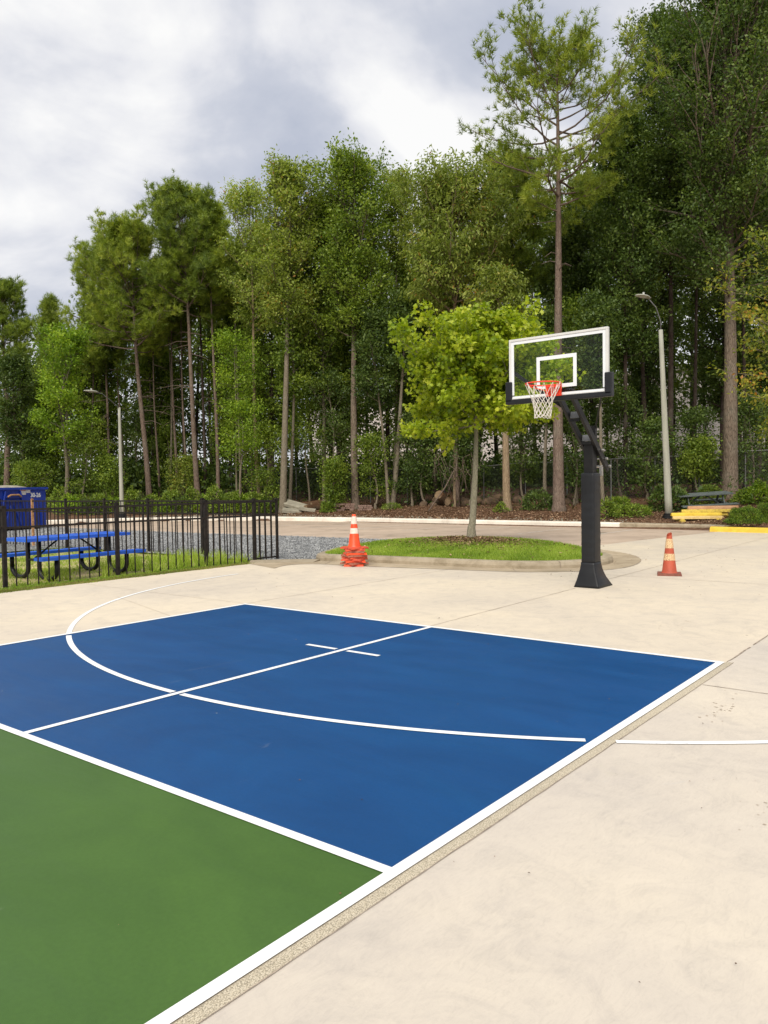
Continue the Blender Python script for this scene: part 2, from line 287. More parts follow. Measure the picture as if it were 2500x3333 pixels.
# ------------------------------------------------------------------ mesh helpers
class MB:
    def __init__(s): s.v = []; s.f = []
    def add(s, vs, fs):
        n = len(s.v); s.v += [tuple(x) for x in vs]; s.f += [tuple(i+n for i in f) for f in fs]; return s
    def box(s, c, d, rz=0.0, mat=None):
        x, y, z = d[0]/2, d[1]/2, d[2]/2
        vs = [Vector((a*x, b*y, e*z)) for e in (-1, 1) for b in (-1, 1) for a in (-1, 1)]
        R_ = mat if mat is not None else Matrix.Rotation(rz, 3, 'Z')
        vs = [R_ @ q+Vector(c) for q in vs]
        return s.add(vs, [(0, 2, 3, 1), (4, 5, 7, 6), (0, 1, 5, 4), (2, 6, 7, 3), (0, 4, 6, 2), (1, 3, 7, 5)])
    def beam(s, a, b, w, h, up=(0, 0, 1)):      # box from a to b, w across, h along 'up'
        a = Vector(a); b = Vector(b); d = (b-a).normalized(); x = d.cross(Vector(up)).normalized(); u = x.cross(d)
        vs = [p+x*(i*w/2)+u*(j*h/2) for p in (a, b) for i, j in ((-1, -1), (1, -1), (1, 1), (-1, 1))]
        return s.add(vs, [(0, 1, 2, 3), (7, 6, 5, 4), (0, 4, 5, 1), (1, 5, 6, 2), (2, 6, 7, 3), (3, 7, 4, 0)])
    def tube(s, pts, rad, n=8, cap=True, close=False):
        pts = [Vector(p) for p in pts]; m = len(pts)
        if not hasattr(rad, '__len__'): rad = [rad]*m
        t = (pts[1]-pts[0]).normalized(); ref = Vector((0, 0, 1)) if abs(t.z) < 0.9 else Vector((1, 0, 0))
        x = t.cross(ref).normalized(); vs = []
        for i, p in enumerate(pts):
            if close: t = (pts[(i+1) % m]-pts[i-1]).normalized()
            else: t = (pts[min(i+1, m-1)]-pts[max(i-1, 0)]).normalized()
            x = (x-t*x.dot(t)).normalized(); y = t.cross(x)
            for k in range(n):
                a = 2*PI*k/n; vs.append(p+(x*math.cos(a)+y*math.sin(a))*rad[i])
        fs = []
        for i in range(m if close else m-1):
            j = (i+1) % m
            for k in range(n): fs.append((i*n+k, i*n+(k+1) % n, j*n+(k+1) % n, j*n+k))
        if cap and not close: fs += [tuple(range(n-1, -1, -1)), tuple((m-1)*n+k for k in range(n))]
        return s.add(vs, fs)
    def lathe(s, prof, n=24, c=(0, 0, 0), capb=False, capt=False):
        vs = [(c[0]+r*math.cos(2*PI*k/n), c[1]+r*math.sin(2*PI*k/n), c[2]+z) for r, z in prof for k in range(n)]
        fs = [(i*n+k, i*n+(k+1) % n, (i+1)*n+(k+1) % n, (i+1)*n+k) for i in range(len(prof)-1) for k in range(n)]
        if capb: fs.append(tuple(range(n-1, -1, -1)))
        if capt: fs.append(tuple((len(prof)-1)*n+k for k in range(n)))
        return s.add(vs, fs)
    def prism(s, poly, z0, z1):
        n = len(poly); vs = [(x, y, z0) for x, y in poly]+[(x, y, z1) for x, y in poly]
        return s.add(vs, [tuple(range(n-1, -1, -1)), tuple(range(n, 2*n))]+[(i, (i+1) % n, n+(i+1) % n, n+i) for i in range(n)])
    def loft(s, rings, cap=True):               # rings of equal length
        n = len(rings[0]); vs = [p for r in rings for p in r]
        fs = [(i*n+k, i*n+(k+1) % n, (i+1)*n+(k+1) % n, (i+1)*n+k) for i in range(len(rings)-1) for k in range(n)]
        if cap: fs += [tuple(range(n-1, -1, -1)), tuple((len(rings)-1)*n+k for k in range(n))]
        return s.add(vs, fs)
    def sheet(s, poly, z): return s.add([(x, y, z) for x, y in poly], [tuple(range(len(poly)))])
    def build(s, name, mat, parent=None, smooth=False, bevel=0.0, loc=None):
        me = bpy.data.meshes.new(name); me.from_pydata([tuple(q) for q in s.v], [], s.f); me.update()
        return link(name, me, mat, parent, smooth, bevel, loc)
def link(name, me, mat, parent=None, smooth=False, bevel=0.0, loc=None):
    o = bpy.data.objects.new(name, me); col.objects.link(o)
    if mat is not None: me.materials.append(M[mat] if isinstance(mat, str) else mat)
    if smooth: me.polygons.foreach_set('use_smooth', [True]*len(me.polygons))
    if bevel: b = o.modifiers.new('bevel', 'BEVEL'); b.width = bevel; b.segments = 2; b.limit_method = 'ANGLE'
    if parent is not None: o.parent = parent
    if loc is not None: o.location = loc
    return o
def thing(name, label, cat, loc=(0, 0, 0), rz=0.0, group=None):
    o = bpy.data.objects.new(name, None); col.objects.link(o); o.empty_display_size = 0.2
    o.location = loc; o.rotation_euler = (0, 0, rz); return tag(o, label, cat, group)
def tag(o, label=None, cat=None, group=None, kind=None):
    if label: o['label'] = label
    if cat: o['category'] = cat
    if group: o['group'] = group
    if kind: o['kind'] = kind
    return o
def struct(o): o['kind'] = 'structure'; return o
def copy_tree(o, parent=None):
    c = o.copy(); col.objects.link(c)
    if parent is not None: c.parent = parent
    for ch in [q for q in bpy.data.objects if q.parent == o]: copy_tree(ch, c)
    return c

def np_mesh(name, V, F, tint=None):            # V (n,3), F (m,k)
    me = bpy.data.meshes.new(name); V = np.ascontiguousarray(V, np.float32); F = np.ascontiguousarray(F, np.int32)
    me.vertices.add(len(V)); me.vertices.foreach_set('co', V.ravel())
    k = F.shape[1]; me.loops.add(F.size); me.loops.foreach_set('vertex_index', F.ravel())
    me.polygons.add(len(F)); me.polygons.foreach_set('loop_start', np.arange(0, F.size, k, dtype=np.int32)); 
    me.polygons.foreach_set('loop_total', np.full(len(F), k, np.int32))
    me.update(calc_edges=True)
    if tint is not None:
        a = me.attributes.new('tint', 'FLOAT', 'POINT'); a.data.foreach_set('value', np.ascontiguousarray(tint, np.float32))
    return me
def unit(a): return a/np.maximum(np.linalg.norm(a, axis=-1, keepdims=True), 1e-9)
OVAL = (np.array([(0, 0, 0), (0.5, 0.45, 0.10), (0, 1, -0.05), (-0.5, 0.45, 0.10)]), np.array([(0, 1, 2, 3)]))
def _maple():
    r = [(0, 0), (0.26, 0.02), (0.52, 0.20), (0.30, 0.34), (0.60, 0.66), (0.24, 0.62), (0, 1.0), (-0.24, 0.62), (-0.60, 0.66), (-0.30, 0.34), (-0.52, 0.20), (-0.26, 0.02)]
    v = [(x*0.95, y, 0.12*abs(x)-0.10*y*y) for x, y in r]; v.append((0, 0.38, -0.02))
    return np.array(v), np.array([(12, i, (i+1) % 12) for i in range(12)])
MAPLE = _maple()
def _tuft(rng, n=16, w=0.11):
    v = []; f = []
    for i in range(n):
        a = 2*PI*i/n+rng.uniform(-.2, .2); e = rng.uniform(0.15, 1.35)
        d = np.array([math.cos(a)*math.sin(e), math.cos(e), math.sin(a)*math.sin(e)])
        s = np.cross(d, rng.normal(size=3)); s = s/np.linalg.norm(s)*w/2
        b = np.array([0, rng.uniform(-0.5, 0.1), 0]); L = rng.uniform(.75, 1.1)
        v += [b-s, b+s, b+d*L]; f.append((3*i, 3*i+1, 3*i+2))
    return np.array(v), np.array(f)
TUFT = _tuft(np.random.default_rng(3))
def scatter(tmpl, P, D, Nn, size, tint, aspect=1.0):
    """copies of a leaf template: base P, long axis D, facing Nn, length size"""
    T, F = tmpl; D = unit(D); X = unit(np.cross(D, Nn)); Z = np.cross(X, D)
    s = np.asarray(size)[:, None, None]
    V = P[:, None, :]+s*(T[None, :, 0:1]*aspect*X[:, None, :]+T[None, :, 1:2]*D[:, None, :]+T[None, :, 2:3]*Z[:, None, :])
    k = len(T); Fa = F[None]+(np.arange(len(P))*k)[:, None, None]
    return V.reshape(-1, 3), Fa.reshape(-1, F.shape[1]), np.repeat(tint, k)

# ------------------------------------------------------------------ tree builder
def grow(seed, H, r0, lo, env, n_limb, elev=(0.5, 1.0), curve=0.3, n_sub=6, sub_len=0.45, lean=(0, 0), wander=0.15, sub_r=0.35, anchors=3, sub_spread=0.9, top=0.97, azbias=None, rag=0.35, sub0=0.22):
    """trunk with limbs and twigs (MB) and the twig anchor points (pos, dir, clump)"""
    rng = np.random.default_rng(seed); mb = MB()
    n = 12; tp = []
    ph = rng.uniform(0, 6, 2)
    for i in range(n+1):
        t = i/n; tp.append(np.array([lean[0]*t+wander*math.sin(ph[0]+t*4)*t*(1.2-t)*2, lean[1]*t+wander*math.sin(ph[1]+t*3.4)*t*(1.2-t)*2, H*top*t]))
    rad = [r0*(1.0-0.86*(i/n)**1.1) for i in range(n+1)]
    mb.tube([tp[0]-np.array([0, 0, 0.3])]+[tp[0]+np.array([0, 0, 0.12])]+[tp[0]*0.94+tp[1]*0.06+np.array([0, 0, 0.25])]+tp[1:], [r0*1.55, r0*1.28, r0*1.06]+rad[1:], 10)
    dead = []
    def trunk_at(h):
        t = min(max(h/(H*top), 0), 0.9999)*n; i = int(t); return tp[i]+(tp[i+1]-tp[i])*(t-i), rad[i]+(rad[i+1]-rad[i])*(t-i)
    A, Dr, C = [], [], []
    if elev[0] <= 0.1 and H > 9 and lo > 3:
        for k in range(9):
            p, tr = trunk_at(lo*rng.uniform(0.45, 1.0)); a = rng.uniform(0, 2*PI); L = rng.uniform(0.4, 1.8); e = rng.uniform(-0.3, 0.25)
            d = np.array([math.cos(a), math.sin(a), e]); q_ = p+d*L*0.5+np.array([0, 0, rng.uniform(-.1, .12)])
            mb.tube([p, q_, q_+d*L*0.5-np.array([0, 0, rng.uniform(0, .3)])], [0.022, 0.015, 0.006], 4, cap=False)
    for i in range(n_limb):
        q = (i+rng.uniform(0, 0.9))/n_limb; h = lo+(H*0.96-lo)*q**0.9
        p, tr = trunk_at(h); az = i*2.399+rng.uniform(-.5, .5)
        if azbias is not None and rng.uniform() < azbias[1]: az = azbias[0]+rng.normal(0, 0.7)
        q2 = (h-lo)/max(H-lo, 0.1); el = elev[0]+(elev[1]-elev[0])*q2+rng.normal(0, 0.12)
        L = env(q2)*rng.uniform(1-rag, 1+rag*0.5)/max(math.cos(min(el, 1.15)), 0.42)
        if el > 1.0: L = min(L, env(q2)*1.9)
        L = min(L, max(0.35, (H*1.01-h)/max(math.sin(min(el+curve*0.6, 1.4)), 0.15)))
        el_c = el; pts = [p]; m = 6; r1 = min(max(0.012+L*0.016, 0.012), tr*0.6)
        for k in range(m):
            el_k = el_c+curve*(k/m)+rng.normal(0, 0.10); az += rng.normal(0, 0.12)
            d = np.array([math.cos(az)*math.cos(el_k), math.sin(az)*math.cos(el_k), math.sin(el_k)])
            pts.append(pts[-1]+d*L/m)
        mb.tube(pts, [r1*(1-0.8*k/m) for k in range(m+1)], 6, cap=False)
        clump = rng.uniform(0, 1)
        for j in range(n_sub):
            t = (sub0+(1-sub0)*(j+rng.uniform(0, 1))/n_sub)*m*0.999; a = int(t); bp = pts[a]+(pts[a+1]-pts[a])*(t-a); bd = unit(pts[a+1]-pts[a])
            side = 1 if (j % 2) else -1
            ang = side*rng.uniform(0.4, 1.1)*sub_spread; ca, sa = math.cos(ang), math.sin(ang)
            d = np.array([bd[0]*ca-bd[1]*sa, bd[0]*sa+bd[1]*ca, bd[2]+rng.normal(0.05, 0.30)]); d = unit(d)
            sl = L*sub_len*(1.15-0.55*t/m)*rng.uniform(0.7, 1.25)
            sp = [bp]; dd = d
            for k in range(3):
                dd = unit(dd+rng.normal(0, 0.16, 3)+np.array([0, 0, 0.06])); sp.append(sp[-1]+dd*sl/3)
            mb.tube(sp, [r1*sub_r, r1*sub_r*0.75, r1*sub_r*0.5, r1*sub_r*0.3], 4, cap=False)
            cl = clump*0.5+rng.uniform(0, 0.5)
            for k in range(anchors):
                tt = (0.35+0.65*(k+1)/anchors)*3*0.999; a2 = int(tt); A.append(sp[a2]+(sp[a2+1]-sp[a2])*(tt-a2)); Dr.append(unit(sp[a2+1]-sp[a2])); C.append(cl)
        A.append(pts[-1]); Dr.append(unit(pts[-1]-pts[-2])); C.append(clump)
    A.append(tp[-1]); Dr.append(np.array([0, 0, 1.0])); C.append(0.5)
    return mb, np.array(A), np.array(Dr), np.array(C), rng

def leaves(A, Dr, C, rng, per=18, sig=0.28, size=0.12, aspect=0.55, droop=0.0, tmpl=OVAL, out=None):
    n = len(A)*per
    P = np.repeat(A, per, 0)+np.clip(rng.normal(0, 1, (n, 3)), -1.7, 1.7)*np.array([sig, sig, sig*0.75])
    D = np.repeat(Dr, per, 0)*0.6+rng.normal(0, 0.65, (n, 3))+np.array([0, 0, -droop])
    Nn = rng.normal(0, 0.55, (n, 3))+np.array([0, 0, 1.0-0.5*min(droop, 1)])
    s = size*rng.uniform(0.65, 1.25, n)
    tint = np.clip(np.repeat(C, per)*0.6+rng.normal(0.2, 0.17, n), 0, 1)
    return scatter(tmpl, P, D, Nn, s, tint, aspect)
def tufts(A, Dr, C, rng, per=3, sig=0.16, size=0.24):
    n = len(A)*per
    P = np.repeat(A, per, 0)+rng.normal(0, 1, (n, 3))*sig
    D = np.repeat(Dr, per, 0)+rng.normal(0, 0.4, (n, 3))+np.array([0, 0, 0.55])
    Nn = rng.normal(0, 1, (n, 3)); s = size*rng.uniform(0.75, 1.2, n)
    tint = np.clip(np.repeat(C, per)*0.6+rng.normal(0.2, 0.15, n), 0, 1)
    return scatter(TUFT, P, D, Nn, s, tint, 1.0)

ENV = {
 'pine': lambda R: (lambda q: R*(0.35+1.15*q*(1-q)*2.2 if q < 0.5 else 0.98-0.80*(q-0.5)*2*0.9)),
 'tiers': lambda R: (lambda q: R*float(np.interp(q, [0, .12, .3, .45, .6, .85, 1], [.45, .6, .85, 1.0, .72, .66, .3]))),
 'cone': lambda R: (lambda q: R*(1.0-0.85*q)),
 'oval': lambda R: (lambda q: R*(0.35+0.65*math.sin(PI*min(1, 0.12+q*0.92)))*(1 if q < .75 else 1-(q-.75)*1.4)),
 'column': lambda R: (lambda q: R*(0.7+0.3*math.sin(PI*q))*(1 if q < .8 else 1-(q-.8)*3.0)),
 'dome': lambda R: (lambda q: R*math.sqrt(max(0.06, 1-(q*0.96)**2))),
}
def tree(name, label, x, d, top, hw, low, tw, kind='leaf', leaf='leaf_mid', bark='bark_grey', env='oval', xt=None, seed=1, dens=1.0, group=None, limbs=None, size=None, cat='tree', **kw):
    px, py = col_at(x, d); pz = bz(px, py)
    H = z_at(px, py, top)-pz; lo = max(z_at(px, py, low)-pz, 0.3)
    ppm = FOC/1.50693/d
    R_ = hw/ppm; r0 = tw/ppm/2
    dx = ((xt if xt is not None else x)-x)/ppm; lean = (AR[0]*dx, AR[1]*dx)
    H -= min(1.25, 0.1*H)
    L = H-lo
    if limbs is None: limbs = int(max(14, min(72, L*5)))
    if kind == 'pine':
        mb, A, Dr, C, rng = grow(seed, H, r0, lo, ENV[env](R_), limbs, elev=kw.pop('elev', (0.05, 1.0)), curve=0.55, n_sub=6, sub_len=0.42, lean=lean, anchors=3, rag=0.45, **kw)
        per = max(2, int(round(4*dens))); V, F, T = tufts(A, Dr, C, rng, per, 0.17, size or 0.27)
    else:
        drp = kw.pop('droop', 0.25); asp = kw.pop('aspect', 0.55); sig = kw.pop('sig', 0.23); tm = kw.pop('tmpl', OVAL)
        mb, A, Dr, C, rng = grow(seed, H, r0, lo, ENV[env](R_), limbs, elev=kw.pop('elev', (0.35, 1.1)), curve=kw.pop('curve', 0.25), sub0=0.1, n_sub=kw.pop('n_sub', 7), sub_len=kw.pop('sub_len', 0.45), lean=lean, anchors=4, **kw)
        sz = size or 0.15; per = int(14.5*dens)
        V, F, T = leaves(A, Dr, C, rng, per, sig, sz, asp, drp, tm)
    root = thing(name, label, cat, (px, py, pz), 0, group)
    mb.build('trunk', bark, root, smooth=True)
    link('crown', np_mesh(name+'_crown', V, F, T), leaf, root)
    return root

# ------------------------------------------------------------------ world, sun, camera
def build_world():
    w = bpy.data.worlds.new('World'); sc.world = w; w.use_nodes = True; nt = w.node_tree; nt.nodes.clear()
    out = nt.nodes.new('ShaderNodeOutputWorld'); bg = N(nt, 'Background'); bg.inputs[1].default_value = 1.0
    sky = N(nt, 'TexSky', sky_type='NISHITA', sun_disc=False); sky.sun_elevation = math.radians(42); sky.sun_rotation = math.radians(90-205); sky.dust_density = 2.0
    sk = N(nt, 'Mix', data_type='RGBA', blend_type='MULTIPLY'); sk.inputs[0].default_value = 1; nt.links.new(sky.outputs[0], sk.inputs[6]); sk.inputs[7].default_value = (0.10, 0.10, 0.10, 1)
    tc = N(nt, 'TexCoord'); sp = N(nt, 'SeparateXYZ'); nt.links.new(tc.outputs['Generated'], sp.inputs[0])
    # cloud deck: project the direction on a flat layer overhead
    ad = N(nt, 'Math', operation='ADD'); nt.links.new(sp.outputs[2], ad.inputs[0]); ad.inputs[1].default_value = 0.36
    mxz = N(nt, 'Math', operation='MAXIMUM'); nt.links.new(ad.outputs[0], mxz.inputs[0]); mxz.inputs[1].default_value = 0.12
    cb = []
    for i in (0, 1):
        dv = N(nt, 'Math', operation='DIVIDE'); nt.links.new(sp.outputs[i], dv.inputs[0]); nt.links.new(mxz.outputs[0], dv.inputs[1]); cb.append(dv)
    cv = N(nt, 'CombineXYZ'); nt.links.new(cb[0].outputs[0], cv.inputs[0]); nt.links.new(cb[1].outputs[0], cv.inputs[1])
    mp = N(nt, 'Mapping'); nt.links.new(cv.outputs[0], mp.inputs[0]); mp.inputs['Location'].default_value = SKYOFF; mp.inputs['Rotation'].default_value = (0, 0, 0.5)
    n1 = noise(nt, mp.outputs[0], 1.7, 7, 0.52, 0.3)
    n2 = noise(nt, mp.outputs[0], 3.4, 5, 0.55, 0.6)
    mm = N(nt, 'Mix', data_type='FLOAT'); mm.inputs[0].default_value = 0.25; nt.links.new(n1, mm.inputs[2]); nt.links.new(n2, mm.inputs[3])
    c = ramp(nt, mm.outputs[0], [(0.37, (0.47, 0.505, 0.60)), (0.44, (0.58, 0.605, 0.68)), (0.50, (0.77, 0.775, 0.81)), (0.565, (0.93, 0.925, 0.915))])
    c = mixc(nt, 0.06, c, sk.outputs[2])
    # the unseen deck overhead is brighter than near the horizon, as overcast skies are
    mr = N(nt, 'MapRange', interpolation_type='SMOOTHSTEP'); nt.links.new(sp.outputs[2], mr.inputs[0])
    for i, v in ((1, 0.55), (2, 0.95), (3, 1.0), (4, ZEN)): mr.inputs[i].default_value = v
    vm = N(nt, 'VectorMath', operation='SCALE'); nt.links.new(c, vm.inputs[0]); nt.links.new(mr.outputs[0], vm.inputs['Scale'])
    nt.links.new(vm.outputs[0], bg.inputs[0]); nt.links.new(bg.outputs[0], out.inputs[0])
SKYOFF = (-7.0, -13.0, 0); ZEN = 1.65
build_world()
sun = bpy.data.lights.new('sun', 'SUN'); sun.energy = 2.9; sun.angle = math.radians(35); sun.color = (1.0, 0.94, 0.84)
so = bpy.data.objects.new('sun', sun); col.objects.link(so)
SUN_AZ = math.radians(205); SUN_EL = math.radians(42)      # towards the sun, behind and left of the viewer
sd = Vector((math.cos(SUN_AZ)*math.cos(SUN_EL), math.sin(SUN_AZ)*math.cos(SUN_EL), math.sin(SUN_EL)))
so.rotation_euler = sd.to_track_quat('Z', 'Y').to_euler(); so.location = (0, 0, 60)
cam = bpy.data.cameras.new('camera'); cam.sensor_fit = 'HORIZONTAL'; cam.sensor_width = 36; cam.lens = 36*FOC/2500; cam.clip_end = 2000; cam.clip_start = 0.05
co = bpy.data.objects.new('camera', cam); col.objects.link(co)
mw = Matrix.Identity(4)
for i in range(3): mw[i][0] = AR[i]; mw[i][1] = AU[i]; mw[i][2] = -AF[i]; mw[i][3] = CAM[i]
co.matrix_world = mw; sc.camera = co
sc.view_settings.view_transform = 'Standard'; sc.view_settings.look = 'None'; sc.view_settings.exposure = 0.14; sc.view_settings.gamma = 1
sc.cycles.max_bounces = 6; sc.cycles.diffuse_bounces = 3; sc.cycles.glossy_bounces = 2; sc.cycles.transmission_bounces = 3; sc.cycles.transparent_max_bounces = 8
sc.cycles.sample_clamp_indirect = 6

# ------------------------------------------------------------------ ground sheets
def build_ground():
    xs = np.concatenate([[-600, -300, -120, -60], np.arange(-30, 60, 0.75), [62, 70, 85, 110, 160, 260, 600]])
    ys = np.concatenate([[-600, -300, -120, -60], np.arange(-30, 70, 0.75), [75, 85, 110, 160, 260, 600]])
    X, Y = np.meshgrid(xs, ys, indexing='ij'); Z = bank(X, Y)
    V = np.stack([X, Y, Z], -1).reshape(-1, 3); n, m = X.shape
    I = np.arange(n*m).reshape(n, m); F = np.stack([I[:-1, :-1], I[1:, :-1], I[1:, 1:], I[:-1, 1:]], -1).reshape(-1, 4)
    o = link('ground', np_mesh('ground', V, F), 'floor', smooth=True); struct(o)
build_ground()
def sheet(name, poly, z, mat): return struct(MB().sheet(poly, z).build(name, mat))
sheet('parking_lot', [(14.4, 4.0), (22.6, 4.0), (23.05, 5.35), (23.05, 20), (22.4, 25), (20.8, 28.4), (18.7, 30.5), (15.1, 32.7), (14.4, 32.7)], -0.006, 'asphalt')
sheet('concrete_court', [(-40, 10.12), (8.5, 10.15), (9.1, 9.7), (11, 8), (14.6, 6.25), (16.0, 5.98), (19.1, 5.55), (22.44, 4.95), (22.44, -0.012), (4.62, -0.012), (4.62, -0.03), (-40, -0.03)], 0.0, 'concrete')
sheet('concrete_side_slab', [(-40, -0.03), (4.62, -0.03), (4.62, -0.012), (22.44, -0.012), (22.44, -45), (-40, -45)], 0.0, 'concrete_side')
sheet('gravel_area', [(8.9, 9.0), (15.0, 9.0), (15.35, 11.4), (15.1, 13.4), (14.85, 17), (14.6, 20), (14.5, 24), (14.5, 32.9), (8, 36.2), (-30, 48), (-30, 20), (8.9, 18)], -0.003, 'gravel')
sheet('yard_ground', [(-40, 10.1), (8.9, 10.13), (9.2, 10.4), (9.15, 21.2), (8.6, 34), (-40, 34)], -0.045, 'yard')

# painted court: blue service boxes, green kitchen, white lines (Z steps of 4 mm)
sheet('blue_court_panel', [(0, 0.05), (4.53, 0.05), (4.53, 6.05), (0, 6.05)], 0.004, 'blue_paint')
sheet('green_court_panel', [(-4.27, 0.05), (-0.05, 0.05), (-0.05, 6.05), (-4.27, 6.05)], 0.004, 'green_paint')
sheet('blue_court_panel', [(-8.8, 0.05), (-4.32, 0.05), (-4.32, 6.05), (-8.8, 6.05)], 0.004, 'blue_paint')
ln = MB()
def lrect(x0, y0, x1, y1, z=0.008): ln.sheet([(x0, y0), (x1, y0), (x1, y1), (x0, y1)], z)
lrect(-8.86, 0, 4.572, 0.059); lrect(-8.86, 6.037, 4.572, 6.096)
lrect(4.513, 0.059, 4.572, 6.037); lrect(-0.055, 0.059, 0.0, 6.037); lrect(-4.32, 0.059, -4.265, 6.037)
lrect(0.0, 3.021, 4.513, 3.075); lrect(-8.8, 3.021, -4.32, 3.075)
lrect(3.05, 3.125, 3.105, 3.51); lrect(3.05, 2.60, 3.105, 2.985)
struct(ln.build('court_lines', 'white_line'))
def arc_strip(mb, c, r, w, a0, a1, z, n=40):
    vs = []
    for i in range(n+1):
        a = a0+(a1-a0)*i/n
        for q in (r-w/2, r+w/2): vs.append((c[0]+q*math.cos(a), c[1]+q*math.sin(a), z))
    mb.add(vs, [(2*i, 2*i+1, 2*i+3, 2*i+2) for i in range(n)])
AC = (7.117, 3.016); AR3 = 5.932
ab = MB()
def ang_y(y): return PI-math.asin((y-AC[1])/AR3)
arc_strip(ab, AC, AR3, 0.055, ang_y(8.945), ang_y(6.10), 0.004)
arc_strip(ab, AC, AR3, 0.055, ang_y(5.965), ang_y(3.10), 0.008)
arc_strip(ab, AC, AR3, 0.055, ang_y(2.995), ang_y(0.095), 0.008)
arc_strip(ab, AC, AR3, 0.055, ang_y(-0.06), PI+1.45, 0.0045)
struct(ab.build('three_point_line', 'white_line'))
sheet('aggregate_strip', [(-12, -0.058), (4.60, -0.058), (4.60, -0.0015), (-12, -0.0015)], 0.003, 'aggregate')
jn = MB(); rj = random.Random(5)
def crack(x0, y0, x1, y1, w, mb, z=0.004, dash=0.0, jit=0.3):
    L = math.hypot(x1-x0, y1-y0); n = max(2, int(L/0.12)); dx, dy = (x1-x0)/L, (y1-y0)/L
    prev = None
    for i in range(n+1):
        t = i/n; o = rj.gauss(0, w*jit); ww = w*rj.uniform(0.55, 1.25)/2
        px, py = x0+(x1-x0)*t-dy*o, y0+(y1-y0)*t+dx*o
        cur = [(px-dy*ww, py+dx*ww, z), (px+dy*ww, py-dx*ww, z)]
        if prev and rj.random() > dash: mb.add(prev+cur[::-1], [(0, 1, 2, 3)])
        prev = cur
crack(-12, -0.061, 4.62, -0.061, 0.0045, jn); crack(4.62, -0.012, 9.5, -0.012, 0.013, jn, dash=0.12); crack(9.5, -0.012, 22, -0.012, 0.01, jn)
crack(3.71, -0.07, 3.71, -20, 0.009, jn); crack(-3.5, -0.07, -3.5, -20, 0.009, jn)
crack(10.15, 3.5, 10.15, -20, 0.012, jn); crack(16.2, 5.8, 16.2, -20, 0.012, jn)
struct(jn.build('pavement_joints', 'joint'))
jp = MB()
crack(4.60, 3.10, 8.3, 3.10, 0.010, jp); crack(8.95, 3.12, 21.9, 3.2, 0.013, jp)
crack(4.60, 6.10, 9.6, 6.12, 0.010, jp); crack(-40, 6.12, -12, 6.12, 0.01, jp); crack(4.59, 6.15, 4.59, 10.0, 0.007, jp); crack(3.4, 6.15, 4.0, 8.2, 0.005, jp)
crack(2.0, -4.0, 6.9, -20, 0.004, jp)
struct(jp.build('pavement_hairlines', 'joint_pale'))
# parking bay stripes
ps = MB()
for y, x0, x1 in ((22.9, 20.0, 22.6), (20.6, 19.2, 22.6), (18.5, 18.8, 22.6), (16.35, 18.9, 22.6), (14.25, 18.8, 20.4), (12.1, 19.5, 22.3), (9.9, 18.9, 21.9), (7.7, 19.5, 22.3), (25.0, 19.5, 22)):
    crack(x0, y, x1, y-0.12, 0.09, ps, z=-0.002, dash=0.04, jit=0.1)
crack(14.9, 6.45, 14.9, 6.5, 0.05, ps, z=0.0)
struct(ps.build('parking_stripes', 'worn_line'))
# footprints and mud marks on the slab
mk_ = MB(); rf = random.Random(11)
def blotch(x, y, r, n=9, z=0.0035):
    a0 = rf.uniform(0, 6); mk_.sheet([(x+r*rf.uniform(.35, 1)*math.cos(a0+2*PI*i/n), y+r*1.5*rf.uniform(.35, 1)*math.sin(a0+2*PI*i/n)) for i in range(n)], z)
for i in range(30): blotch(3.15+rf.gauss(0, .2), -0.36+rf.gauss(0, .06), rf.uniform(.003, .010))
for i in range(26): blotch(1.55+rf.gauss(0, .17), -1.05+rf.gauss(0, .09), rf.uniform(.003, .009))
for i in range(18): blotch(6.2+rf.gauss(0, .25), 0.9+rf.gauss(0, .1), rf.uniform(.004, .012))
for i in range(26): blotch(13.6+rf.gauss(0, .5), 1.6+rf.gauss(0, .3), rf.uniform(.008, .02))
struct(mk_.build('mud_marks', 'joint_pale'))
ty = MB()
for (c_, r_, a0, a1) in (((17.5, -2.2), 2.3, 1.2, 2.7), ((17.4, -2.1), 2.5, 1.2, 2.75), ((17.5, -2.2), 3.4, 1.4, 2.5), ((17.45, -2.2), 3.6, 1.4, 2.5)):
    for k in range(60):
        if rf.random() < 0.75:
            a = a0+(a1-a0)*k/60; arc_strip(ty, c_, r_+rf.uniform(-.02, .02), rf.uniform(.01, .035), a, a+(a1-a0)/60, 0.0032, 1)
struct(ty.build('tyre_marks', 'tyre_dust'))

# ------------------------------------------------------------------ kerbs
def resample(pts, closed=False, it=2):
    p = [np.array(q, float) for q in pts]
    for _ in range(it):
        q = []; n = len(p)
        for i in range(n if closed else n-1):
            a, b = p[i], p[(i+1) % n]; q += [a*0.75+b*0.25, a*0.25+b*0.75]
        if not closed: q = [p[0]]+q+[p[-1]]
        p = q
    return p
def sweep(mb, path, prof, closed=False, zf=None):     # prof: (offset to the right of travel, z)
    n = len(path); rings = []
    for i in range(n):
        a = path[i-1] if (closed or i > 0) else path[i]; b = path[(i+1) % n] if (closed or i < n-1) else path[i]
        t = unit(b-a); nr = np.array([t[1], -t[0]])
        z0 = zf(i/(n-1)) if zf else 1.0
        rings.append([(path[i][0]+nr[0]*o, path[i][1]+nr[1]*o, z*z0 if z > 0 else z) for o, z in prof])
    k = len(prof); vs = [p for r in rings for p in r]; fs = []
    for i in range(n if closed else n-1):
        j = (i+1) % n
        for q in range(k): fs.append((i*k+q, i*k+(q+1) % k, j*k+(q+1) % k, j*k+q))
    if not closed: fs += [tuple(range(k-1, -1, -1)), tuple((n-1)*k+q for q in range(k))]
    mb.add(vs, fs)
